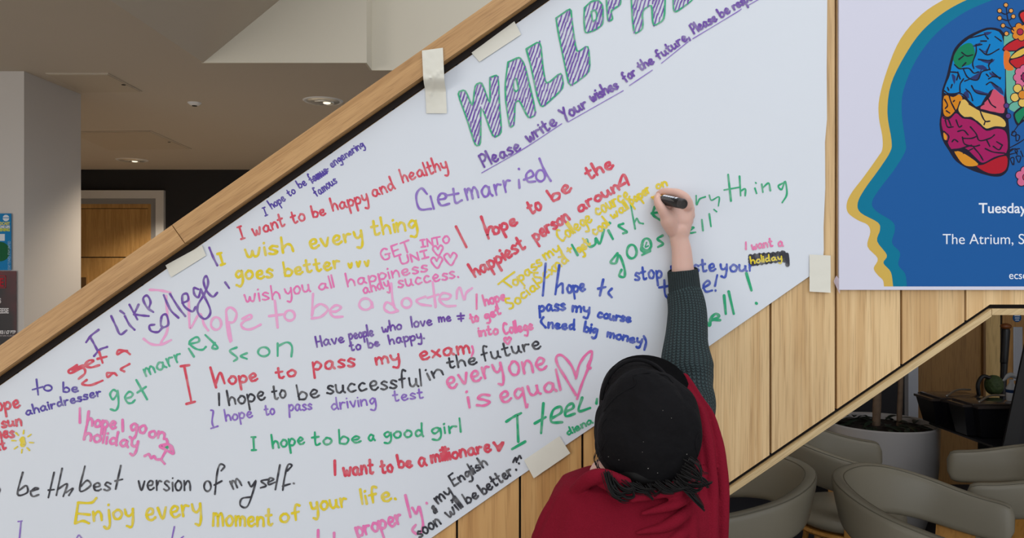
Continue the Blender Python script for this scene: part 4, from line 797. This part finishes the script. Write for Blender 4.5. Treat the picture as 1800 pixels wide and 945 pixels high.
o1 = obj('body', ellip(bmesh.new(), (0, 0, .055), (.052, .05, .062), nu=20, nv=12, e=.9), mat('green_leafy', (66, 84, 44), .6, var=.4, vscale=40, bump=.9, bscale=50, bdist=.01), g, smooth=70)
o2 = obj('handle', tube(bmesh.new(), [Vector((-.03, -.01, .1)), Vector((-.075, -.01, .11)), Vector((-.105, -.01, .06)), Vector((-.1, -.01, -.0))], [.012]*4, 10, 6), M_blk, g, smooth=70)
s = thing('spray_bottle', 'small clear spray bottle with blue band on the right tub', 'bottle', Vector((P(1778, 0, 4.42).x, 4.42, .925)))
M_cl = mat('milky_plastic', (206, 212, 220), .25)
obj('bottle', lathe(bmesh.new(), [(.026, 0), (.028, .01), (.028, .07), (.012, .1), (.012, .12)], 20), M_cl, s, smooth=50)
tag(obj('band', lathe(bmesh.new(), [(.0285, .045), (.0292, .046), (.0292, .062), (.0285, .063)], 20), PM((30, 60, 110)), s), 'blue band')
obj('trigger', tube(bmesh.new(), [Vector((.03, 0, .135)), Vector((-.01, 0, .145)), Vector((-.045, 0, .115))], [.013, .015, .006], 10, 5), M_cl, s, smooth=60)
t = thing('pole_dispenser', 'tall thin black pole with a brown rounded cap against the door', 'pole', (Q(1768, 0, 5.2).x, 5.2, 0))
pz = P(0, 568, 5.2).z
obj('shaft', tube(bmesh.new(), [Vector((-.04, 0, .0)), Vector((-.02, 0, .8)), Vector((-.01, 0, pz-.09-.17)), Vector((0, 0, pz-.05))], [.018, .02, .022, .027], 14, 5), M_blk, t, smooth=60)
obj('grip', tube(bmesh.new(), [Vector((-.012, 0, pz-.26)), Vector((0, 0, pz-.055))], [.024, .027], 14, 3), M_blk, t, smooth=60)
tag(obj('cap', ellip(bmesh.new(), (0, 0, pz-.02), (.036, .03, .022)), mat('brown_cap', (120, 66, 26), .4), t, smooth=60), 'brown rounded cap')
obj('foot', lathe(bmesh.new(), [(.12, 0), (.12, .01), (.03, .03)], 24), M_blk, t, smooth=40)
t = thing('leaning_board', 'tall black board leaning at the right edge of the view', 'board', (Q(1820, 0, 4.0).x, 4.0, 0))
yb_ = 4.1; pts = [P(1764, 800, yb_), P(1816, 560, yb_), P(1900, 560, yb_), P(1900, 800, yb_)]; lo2 = [Vector((pts[0].x-.25, yb_, 0)), Vector((pts[3].x, yb_, 0))]
bmm = prism(bmesh.new(), [lo2[0], pts[0], pts[1], pts[2], lo2[1]], (0, .03, 0)); bevel_all(bmm, .004, 2)
o = obj('panel', bmm, mat('slate_panel', (28, 28, 34), .6)); 
bmm = prism(bmesh.new(), [lo2[0]+Vector((-.02, -.012, 0)), pts[0]+Vector((-.02, -.012, 0)), pts[1]+Vector((-.02, -.012, 0)), pts[1]+Vector((.04, -.012, 0)), pts[0]+Vector((.06, -.012, 0)), lo2[0]+Vector((.06, -.012, 0))], (0, .012, 0)); o2 = obj('edge_frame', bmm, M_blk)
under(t, o, o2)
# ------------------------------------------------------------------ the person writing on the sheet
PE = thing('person', 'person in black cap and dark red shawl, right arm raised writing on the sheet', 'person', (P(1120, 0, 1.40).x, 1.40, 0))
def pr(pxr, Y): return pxr/F*Y
M_skin = mat('skin', (212, 172, 157), .5, var=.05, vscale=14, bump=.25, bscale=420, bdist=.0006, sss=.25)
M_shawl = mat('dark_red_wool', (120, 20, 38), .95, var=.10, vscale=7, bump=.8, bscale=420, bdist=.0016, spec=.08)
M_cap = mat('black_cotton', (17, 16, 18), .92, var=.4, vscale=14, bump=.55, bscale=26, bdist=.016, spec=.15)
M_hair = mat('dark_hair', (12, 10, 10), .6, spec=.25)
def knit(name, c0, c1, nu, pitch):
    m = bpy.data.materials.new(name); m.use_nodes = True; nt = m.node_tree; N = nt.nodes.new; L = nt.links.new; b = nt.nodes['Principled BSDF']
    uv = N('ShaderNodeUVMap'); sp_ = N('ShaderNodeSeparateXYZ'); L(uv.outputs[0], sp_.inputs[0])
    def M(op, a, b_=None):
        n_ = N('ShaderNodeMath'); n_.operation = op
        for i, v in enumerate((a, b_)):
            if v is None: continue
            if isinstance(v, (int, float)): n_.inputs[i].default_value = v
            else: L(v, n_.inputs[i])
        return n_.outputs[0]
    U = M('MULTIPLY', sp_.outputs[0], nu); V = M('DIVIDE', sp_.outputs[1], pitch)
    tri = M('ABSOLUTE', M('SUBTRACT', M('FRACT', U), .5)); row = M('ABSOLUTE', M('SINE', M('MULTIPLY', M('ADD', V, tri), math.pi)))
    rib = M('SUBTRACT', 1, M('POWER', M('MULTIPLY', tri, 2), 2.0)); h = M('MULTIPLY', M('POWER', row, .6), rib)
    no = N('ShaderNodeTexNoise'); no.inputs['Scale'].default_value = 220; tc = N('ShaderNodeTexCoord'); L(tc.outputs['Object'], no.inputs['Vector'])
    h2 = M('ADD', h, M('MULTIPLY', no.outputs['Fac'], .35))
    mx = N('ShaderNodeMixRGB'); mx.inputs[1].default_value = lin(c0); mx.inputs[2].default_value = lin(c1); L(h, mx.inputs[0]); L(mx.outputs[0], b.inputs['Base Color'])
    bu = N('ShaderNodeBump'); bu.inputs['Strength'].default_value = .9; bu.inputs['Distance'].default_value = .003; L(h2, bu.inputs['Height']); L(bu.outputs[0], b.inputs['Normal']); b.inputs['Roughness'].default_value = .95
    return m
M_knit = knit('teal_knit', (14, 24, 28), (52, 70, 72), 34, .0062); M_rib = knit('teal_rib', (14, 22, 26), (50, 66, 68), 40, .003)
# body: one continuous skin
bm = bmesh.new()
Hc = P(1137, 742, 1.42); f_ = Vector((0, math.cos(R(35)), math.sin(R(35)))); u_ = Vector((0, -math.sin(R(35)), math.cos(R(35)))); HM = Matrix(((1, 0, 0), tuple((0, u_.y*0+f_.y, u_.y)), (0, f_.z, u_.z)))
HM = Matrix((Vector((1, 0, 0)), f_, u_)).transposed()
def hp(x, y, z): return Hc+HM@Vector((x, y, z))
ellip(bm, hp(0, -.005, .01), (.072, .090, .088), HM); ellip(bm, hp(0, .025, -.04), (.054, .058, .07), HM)
tube(bm, [hp(0, .083, .012), hp(0, .098, -.012), hp(0, .102, -.022)], [.007, .010, .012], 10, 4)                # nose
ellip(bm, hp(0, .082, -.048), (.022, .010, .005), HM, 12, 8); ellip(bm, hp(0, .080, -.058), (.019, .011, .006), HM, 12, 8)   # lips
for s_ in (-1, 1): ellip(bm, hp(s_*.074, -.004, -.01), (.007, .016, .028), HM, 12, 8)                             # ears
tube(bm, [hp(0, -.02, -.05), P(1130, 860, 1.42), P(1122, 900, 1.42)], [.054, .052, .062], 16, 4)
rsh, lsh = P(1200, 850, 1.43), P(1040, 900, 1.42)
tube(bm, [lsh, (lsh+rsh)/2+Vector((0, 0, .01)), rsh], [.045, .075, .048], 16, 5)
cx = P(1118, 0, 1.42).x
tube(bm, [Vector((cx, 1.42, 1.25)), Vector((cx, 1.415, 1.08)), Vector((cx, 1.42, .94)), Vector((cx, 1.42, .84))], [.105, .115, .105, .12], 24, 5, flat=.75)
for s_ in (-1, 1): tube(bm, [Vector((cx+s_*.07, 1.42, .84)), Vector((cx+s_*.085, 1.435, .45)), Vector((cx+s_*.09, 1.42, .09)), Vector((cx+s_*.09, 1.42, .06))], [.078, .05, .032, .034], 16, 6); tube(bm, [Vector((cx+s_*.09, 1.40, .035)), Vector((cx+s_*.095, 1.47, .03)), Vector((cx+s_*.10, 1.53, .022))], [.028, .03, .02], 12, 4)
# right arm raised to the wall
arm = [rsh, P(1212, 780, 1.50), P(1222, 700, 1.565), P(1213, 640, 1.60), P(1208, 560, 1.642), P(1202, 490, 1.664), P(1200, 470, 1.666), P(1198, 440, 1.667), P(1194, 420, 1.667), P(1193, 405, 1.665)]
tube(bm, arm, [.048, .042, .036, .040, .033, .0262, .0238, .0216, .0202, .0215], 20, 5, flat=.86)
tube(bm, [P(1193, 418, 1.667), P(1192, 398, 1.665), P(1193, 384, 1.665), P(1198, 368, 1.668)], [.0196, .0250, .0280, .0205], 20, 5, flat=.58, cap='round')   # palm
tube(bm, [P(1200, 410, 1.668), P(1205, 385, 1.670), P(1208, 362, 1.672)], [.0150, .0165, .0145], 14, 4)                                                  # heel of the hand, outer side
tube(bm, [P(1182, 404, 1.660), P(1175, 388, 1.652), P(1171, 376, 1.652)], [.0150, .0175, .0140], 14, 4)                                                  # ball of the thumb
fing = [([(1174, 384, 1.650), (1164, 368, 1.644), (1157, 357, 1.650), (1156, 349, 1.659), (1156.5, 344.5, 1.664)], [.0150, .0112, .0092, .0086, .0074]),           # thumb
        ([(1207, 362, 1.660), (1205, 350, 1.656), (1193, 340.5, 1.655), (1178, 337.5, 1.664), (1166, 337.0, 1.674), (1158, 341, 1.682)], [.0130, .0122, .0105, .0092, .0084, .0074]),   # index
        ([(1211, 368, 1.672), (1206, 352, 1.674), (1190, 346, 1.678), (1174, 350, 1.682), (1164, 358, 1.680), (1163, 366, 1.674)], [.0130, .0120, .0105, .0096, .0090, .0080]),
        ([(1212, 378, 1.676), (1208, 362, 1.678), (1192, 357, 1.682), (1178, 362, 1.683), (1171, 370, 1.678), (1173, 377, 1.672)], [.0125, .0115, .0100, .0094, .0088, .0078]),
        ([(1210, 388, 1.676), (1209, 374, 1.680), (1196, 369, 1.684), (1184, 373, 1.684), (1179, 380, 1.680), (1182, 386, 1.674)], [.0115, .0100, .0090, .0084, .0080, .0070])]
for pts, rad in fing: tube(bm, [P(*q) for q in pts], rad, 12, 5)
# left arm hanging under the shawl
la = [lsh, lsh+Vector((-.045, .01, -.27)), lsh+Vector((-.03, .05, -.47))]
tube(bm, la, [.045, .036, .021], 16, 6); hb = la[2]
tube(bm, [hb, hb+Vector((.002, .01, -.05)), hb+Vector((.004, .015, -.085))], [.021, .032, .030], 14, 4, flat=.55, up=Vector((1, 0, 0)))
for i, (dy_, ln) in enumerate(((-.024, .055), (-.008, .066), (.009, .07), (.025, .062))):
    q0 = hb+Vector((.004, .015+dy_, -.08)); tube(bm, [q0, q0+Vector((.004, .004, -ln*.5)), q0+Vector((.014, .004, -ln))], [.0085, .008, .0065], 10, 4)
q0 = hb+Vector((.004, .036, -.03)); tube(bm, [q0, q0+Vector((.012, .02, -.025)), q0+Vector((.016, .024, -.05))], [.012, .010, .008], 10, 4)
body = fuse('body', bm, M_skin, None, voxel=.002, smooth=5, factor=.5); under(PE, body)
# nails and eyes
M_nail = mat('nail', (228, 184, 168), .25)
nb = ellip(bmesh.new(), P(1156, 347.5, 1.6505), (.0046, .0014, .0056), nu=12, nv=8); under(PE, obj('nail', nb, M_nail, smooth=80))
for s_ in (-1, 1): e_ = obj('eye', ellip(bmesh.new(), hp(s_*.031, .072, .012), (.012, .012, .012)), mat('eye_white', (230, 228, 224), .2) if 'eye_white' not in bpy.data.materials else bpy.data.materials['eye_white'], smooth=80); under(PE, e_)
# sweater: sleeve and trunk
def fold(a, t_): return 1+.022*math.sin(3*a+11*t_)+.020*math.sin(t_*34+2*math.cos(a))*(1 if t_ > .25 else .2)+.012*math.sin(5*a-23*t_)
sl_ = [(1201, 509, 1.660, 28), (1204, 520, 1.657, 31.5), (1207, 550, 1.645, 34), (1206.5, 600, 1.62, 38), (1207, 640, 1.60, 45), (1210, 662, 1.587, 45), (1212, 680, 1.575, 41), (1213, 706, 1.56, 46), (1206, 735, 1.53, 48), (1196, 790, 1.49, 50), (1190, 840, 1.44, 56), (1180, 870, 1.42, 52)]
bm = bmesh.new(); tube(bm, [P(x, y, Y) for x, y, Y, r in sl_], [pr(r, Y) for x, y, Y, r in sl_], 64, 8, flat=.9, fn=fold, uv=True, cap='flat')
under(PE, tag(obj('sweater_sleeve', bm, M_knit, smooth=80), 'dark teal knitted sleeve on the raised arm'))
bm = bmesh.new(); cu = [(1200, 475, 1.664, 26.0), (1200.3, 478, 1.664, 26.8), (1202, 495, 1.662, 27.2), (1203.5, 511, 1.659, 27.8), (1204, 514, 1.658, 26.0)]
for a, b in (((cu[0]), cu[0]),): pass
tube(bm, [P(x, y, Y) for x, y, Y, r in cu], [pr(r, Y) for x, y, Y, r in cu], 72, 6, flat=.9, fn=lambda a, t_: 1+.010*math.sin(a*40), uv=True, cap='flat')
under(PE, tag(obj('sweater_cuff', bm, M_rib, smooth=80), 'ribbed dark teal cuff'))
bm = bmesh.new(); tube(bm, [Vector((cx, 1.42, 1.30)), Vector((cx, 1.415, 1.18)), Vector((cx, 1.415, 1.05)), Vector((cx, 1.42, .86))], [.10, .135, .132, .135], 48, 8, flat=.74, uv=True, cap='flat'); under(PE, obj('sweater_trunk', bm, M_knit, smooth=80))
bm = bmesh.new(); tube(bm, la, [.055, .046, .032], 32, 8, uv=True, cap='flat'); under(PE, obj('sweater_sleeve', bm, M_knit, smooth=80))
M_tr = mat('black_trousers', (26, 27, 32), .85); bm = bmesh.new()
tube(bm, [Vector((cx, 1.42, .92)), Vector((cx, 1.42, .78))], [.135, .142], 24, 4, flat=.78)
for s_ in (-1, 1): tube(bm, [Vector((cx+s_*.068, 1.42, .84)), Vector((cx+s_*.085, 1.43, .45)), Vector((cx+s_*.09, 1.42, .07))], [.09, .066, .055], 20, 6)
under(PE, fuse('trousers', bm, M_tr, None, .008, 4))
for s_ in (-1, 1):
    bm = bmesh.new(); tube(bm, [Vector((cx+s_*.09, 1.385, .042)), Vector((cx+s_*.095, 1.47, .04)), Vector((cx+s_*.10, 1.545, .032))], [.040, .042, .030], 16, 5)
    for v in bm.verts: v.co.z = max(v.co.z, .002)
    under(PE, obj('shoe', bm, M_blk, smooth=70))
# shawl
bm = bmesh.new()
rows = [(822, 1128, 62, .055), (832, 1118, 100, .082), (844, 1114, 128, .095), (862, 1118, 146, .102), (895, 1114, 157, .112), (945, 1106, 170, .12), (1010, 1104, 178, .125), (1100, 1104, 182, .13), (1190, 1104, 184, .13), (1240, 1104, 182, .13)]
rings = []
for y, x, hx, dep in rows:
    c_ = P(x, y, 1.41); ring = []
    for j in range(56):
        a = 2*math.pi*j/56; rr = 1+(.012*math.sin(a*7+y*.01)+.008*math.sin(a*13-y*.02))*min(1, (y-820)/60)
        ring.append(bm.verts.new((c_.x+pr(hx, 1.41)*math.copysign(abs(math.cos(a))**.85, math.cos(a))*rr, 1.41+dep*math.copysign(abs(math.sin(a))**.9, math.sin(a))*rr, c_.z+.0*math.cos(a))))
    rings.append(ring)
for a, b in zip(rings, rings[1:]):
    for j in range(56): bm.faces.new((a[j], a[(j+1) % 56], b[(j+1) % 56], b[j]))
bm.faces.new(rings[0]); bm.faces.new(rings[-1][::-1])
def ridge(pts, rad): tube(bm, [P(*q) for q in pts], [pr(r, 1.42) for r in rad], 14, 6)
for k in range(4):
    z_o = .009*(k % 2)
    ridge([(1183+7*k, 674-4*k, 1.535), (1206+13.5*k, 722, 1.455+z_o), (1211+17*k, 780, 1.405+z_o), (1215+18.2*k, 850, 1.350+.006*k+z_o), (1214+18.8*k, 945, 1.308+.010*k+z_o), (1206+19*k, 1100, 1.300+.012*k+z_o)], [7, 8.2, 9.4, 10, 10.6, 11.5])
ridge([(1198, 690, 1.57), (1224, 735, 1.51), (1236, 800, 1.465), (1242, 880, 1.43), (1244, 960, 1.41)], [10, 18, 22, 24, 24])
ridge([(1190, 760, 1.50), (1200, 810, 1.44), (1208, 860, 1.40), (1206, 920, 1.38)], [24, 24, 24, 24])
for y0, y1, xe, r_ in ((846, 868, 1110, 9), (862, 892, 1130, 9), (884, 926, 1120, 9), (912, 962, 1140, 10)):
    ridge([(1222, y0, 1.335), (1196, (y0+y1)/2+4, 1.300), (1165, y1, 1.298), (xe, y1+10, 1.292)], [r_, r_, r_*.8, 3])
ridge([(1014, 862, 1.36), (1034, 842, 1.330), (1066, 836, 1.315), (1100, 848, 1.310)], [12, 11, 10, 8])
ridge([(1060, 846, 1.325), (1105, 868, 1.303), (1160, 866, 1.303), (1200, 846, 1.33)], [9, 9, 9, 9])
ridge([(1012, 856, 1.40), (985, 885, 1.40), (962, 945, 1.40), (950, 1060, 1.40)], [20, 24, 26, 26])
def sdisp(co, n_):
    k = noise.noise(co*11)*.005+noise.noise(Vector((co.x*26, co.y*26, co.z*9)))*.0022
    return co+n_*k
under(PE, tag(fuse('shawl', bm, M_shawl, None, .0026, 2, .5, sdisp), 'dark red woollen shawl over the shoulders and raised arm'))
# cap
bm = bmesh.new(); CM = Matrix.Rotation(R(12), 3, 'Y') @ Matrix.Rotation(R(0), 3, 'X')
ellip(bm, P(1139, 757, 1.385), (pr(92, 1.385), .088, pr(104, 1.385)), None, 96, 60, .94)
def cdisp(co, n_):
    return co+n_*(noise.noise(co*15)*.009+abs(noise.noise(Vector((co.x*30, co.y*30, co.z*14))+Vector((5, 2, 1))))*.006)
for v in bm.verts: pass
o = obj('cap_crown', bm, M_cap, smooth=120)
for v in o.data.vertices: v.co = cdisp(v.co, (v.co-P(1139, 757, 1.385)).normalized())
sd = o.modifiers.new('s', 'SUBSURF'); sd.levels = 1; sd.render_levels = 1
under(PE, o)
M_capk = mat('black_mesh_band', (24, 22, 23), .9, bump=1.0, bscale=240, bdist=.003, spec=.12)
bm = bmesh.new(); ellip(bm, P(1120, 712, 1.44), (pr(66, 1.44), .085, pr(82, 1.44)), None, 40, 24, .9); b2 = obj('cap_band', bm, M_capk, smooth=120); under(PE, b2)
bm = bmesh.new(); ring = [P(1120+63*math.cos(a), 712-80*math.sin(a), 1.40+.0*a) for a in [R(8+9.6*i) for i in range(18)]]
tube(bm, ring, [.0035]*len(ring), 8, 3); b3 = obj('cap_piping', bm, M_cap, smooth=80); under(PE, b3)
bm = bmesh.new(); n = 22; top, bot = [], []                                     # visor reaching up and forward
for i in range(n+1):
    a = math.pi*i/n; inn = hp(.060*math.cos(a), .0+.020*math.sin(a), .060); out = hp(.074*math.cos(a), .03+.076*math.sin(a), .068+.004*math.sin(a))
    top.append((bm.verts.new(inn), bm.verts.new(out)))
for a, b in zip(top, top[1:]): bm.faces.new((a[0], b[0], b[1], a[1]))
bmesh.ops.solidify(bm, geom=list(bm.faces), thickness=.004); under(PE, obj('cap_visor', bm, M_cap, smooth=60))
# seam lines and lint on the crown
from mathutils.bvhtree import BVHTree
dgq = bpy.context.evaluated_depsgraph_get(); bvh = BVHTree.FromObject(o, dgq)
def on_cap(x, y):
    org = Vector((0, 0, EYE)); d = (P(x, y, 1.2)-org).normalized(); h = bvh.ray_cast(org, d)
    return (h[0], h[1]) if h[0] else (P(x, y, 1.30), Vector((0, -1, 0)))
bm = bmesh.new()
for s_ in ('1062,722 1082,698 1104,684 1116,676 1114,662', '1114,660 1140,655 1170,660 1182,672', '1058,790 1066,770 1058,750 1066,735', '1226,800 1222,780 1228,760'):
    pts = [on_cap(*map(float, q.split(',')))[0] for q in s_.split()]; pts = cr_spline(pts, 5); tube(bm, pts, [.0018]*len(pts), 8, 1)
under(PE, obj('cap_seam', bm, M_cap, smooth=80))
bm = bmesh.new()
for i in range(11):
    q, nn_ = on_cap(random.uniform(1065, 1215), random.uniform(680, 840)); r_ = random.uniform(.0003, .0008); ellip(bm, q+nn_*.0008, (r_*random.uniform(1, 2.5), r_, r_), None, 6, 4)
k_ = obj('lint', bm, mat('lint', (150, 146, 140), .9)); k_['kind'] = 'stuff'; under(PE, k_)
# hair: curls spilling out below the cap
bm = bmesh.new()
def strand(pts, r=.0011, jit=.004):
    jit *= .5
    q = [P(*p_)+Vector((random.uniform(-jit, jit), random.uniform(-jit, jit), random.uniform(-jit, jit))) for p_ in pts]; tube(bm, q, [r]*(len(q)-1)+[r*.4], 5, 5)
def curl(x, y, Y, dx, dy_, turns, rad, r, n=9):
    r *= 1.5
    ph = random.uniform(0, 6.28); q = []
    for i in range(n+1):
        u = i/n; a_ = ph+turns*6.28*u; k = rad*min(1, u*3)
        q.append((x+dx*u+k*math.cos(a_), y+dy_*u+k*math.sin(a_)*.8, Y-.012*min(1, u*2)+.006*math.sin(a_*1.3)))
    strand(q, r, .0008)
U_ = random.uniform
LOCKS = ['1066,830 1070,850 1078,868 1092,878 1104,880', '1068,832 1074,856 1088,868 1100,866', '1072,836 1084,860 1100,874 1114,872 1112,860', '1078,842 1090,856 1104,862 1116,858', '1074,840 1076,860 1086,872 1096,870',
  '1096,848 1118,862 1140,866', '1122,850 1136,864 1148,877', '1138,852 1150,868 1162,860', '1156,850 1178,862 1202,860', '1170,848 1188,858 1212,856', '1110,850 1130,860 1152,860', '1150,850 1166,862 1184,866',
  '1196,838 1210,850 1230,853 1251,848', '1190,842 1205,856 1222,863 1233,858', '1205,815 1222,826 1234,842 1232,852', '1190,846 1206,862 1222,880 1238,897', '1194,846 1212,862 1226,878 1236,890', '1210,806 1226,818 1231,834 1224,846', '1200,828 1218,838 1236,846 1246,856', '1186,846 1200,858 1218,866']
for s_ in LOCKS:
    q = [tuple(map(float, c_.split(','))) for c_ in s_.split()]; n_ = len(q)
    for i in range(15):
        ox, oy, oz = random.gauss(0, 3.4), random.gauss(0, 3.0), U_(-.006, .006)
        strand([(x+ox*(1-.72*k/(n_-1)), y+oy*(1-.6*k/(n_-1)), 1.302-.016*min(1, k/1.5)+oz) for k, (x, y) in enumerate(q)], U_(.0006, .0011), .0012)
for s_ in ('1052,786 1046,806 1052,822 1066,834', '1056,800 1050,818 1060,830 1070,836', '1218,800 1228,812 1234,828 1244,832'):
    q = [tuple(map(float, c_.split(','))) for c_ in s_.split()]
    for i in range(5): strand([(x+random.gauss(0, 1.8), y+random.gauss(0, 1.5), 1.335) for x, y in q], .0005, .002)
ellip(bm, P(1134, 824, 1.372), (pr(64, 1.37), .064, pr(38, 1.37)), None, 28, 16)
ellip(bm, P(1196, 832, 1.352), (pr(18, 1.345), .040, pr(20, 1.345)), None, 20, 12)
under(PE, tag(obj('hair', bm, M_hair, smooth=90), 'dark curly hair showing below the cap'))
# marker pen held in the hand, nib on the sheet
A_, B_ = P(1144.5, 346.3, 1.6945), P(1202.5, 358.5, 1.600); dv = (B_-A_); LN = dv.length; z_ = dv.normalized(); x_ = Vector((0, -1, .25)); x_ = (x_-z_*x_.dot(z_)).normalized(); y_ = z_.cross(x_)
MK = thing('marker_pen', 'black barrelled marker pen with yellow tip held against the paper sheet', 'marker', A_); MK.rotation_euler = Matrix((x_, y_, z_)).transposed().to_euler()
M_yel = mat('yellow_plastic', (240, 196, 30), .35); M_mb = mat('marker_black', (24, 22, 22), .28)
obj('nib', lathe(bmesh.new(), [(.0012, 0), (.0028, .003), (.003, .008)], 20), M_yel, MK, smooth=50)
obj('collar', lathe(bmesh.new(), [(.003, .0075), (.0056, .012), (.0062, .022), (.0088, .030), (.0092, .040)], 28), M_yel, MK, smooth=50)
obj('barrel', lathe(bmesh.new(), [(.0092, .0395), (.0107, .042), (.0110, .05), (.0110, LN-.012), (.0107, LN-.011)], 36), M_mb, MK, smooth=50)
obj('end_cap', lathe(bmesh.new(), [(.0106, LN-.011), (.0108, LN-.003), (.0096, LN), (.0070, LN+.0002), (.0066, LN-.0012), (.0005, LN-.0012)], 36), mat('marker_end', (52, 48, 48), .4), MK, smooth=40)
def patch(z0, z1, a0, a1, r=.01115, n_=6):
    bm = bmesh.new(); rr = []
    for i in range(n_+1):
        a = a0+(a1-a0)*i/n_; rr.append((bm.verts.new((r*math.cos(a), r*math.sin(a), z0)), bm.verts.new((r*math.cos(a), r*math.sin(a), z1))))
    for a, b in zip(rr, rr[1:]): bm.faces.new((a[0], b[0], b[1], a[1]))
    return bm
sgn = 1 if y_.z > 0 else -1
for i in range(6):
    z0 = .046+i*.0078; obj('label_mark', patch(z0, z0+(.0064 if i != 4 else .004), sgn*.18, sgn*.78), M_pt, MK)
for k in range(3): obj('label_line', patch(.048, .048+.03+.006*k, -sgn*(.12+.16*k), -sgn*(.16+.16*k), n_=1), mat('label_grey', (150, 146, 140), .5) if 'label_grey' not in bpy.data.materials else bpy.data.materials['label_grey'], MK)
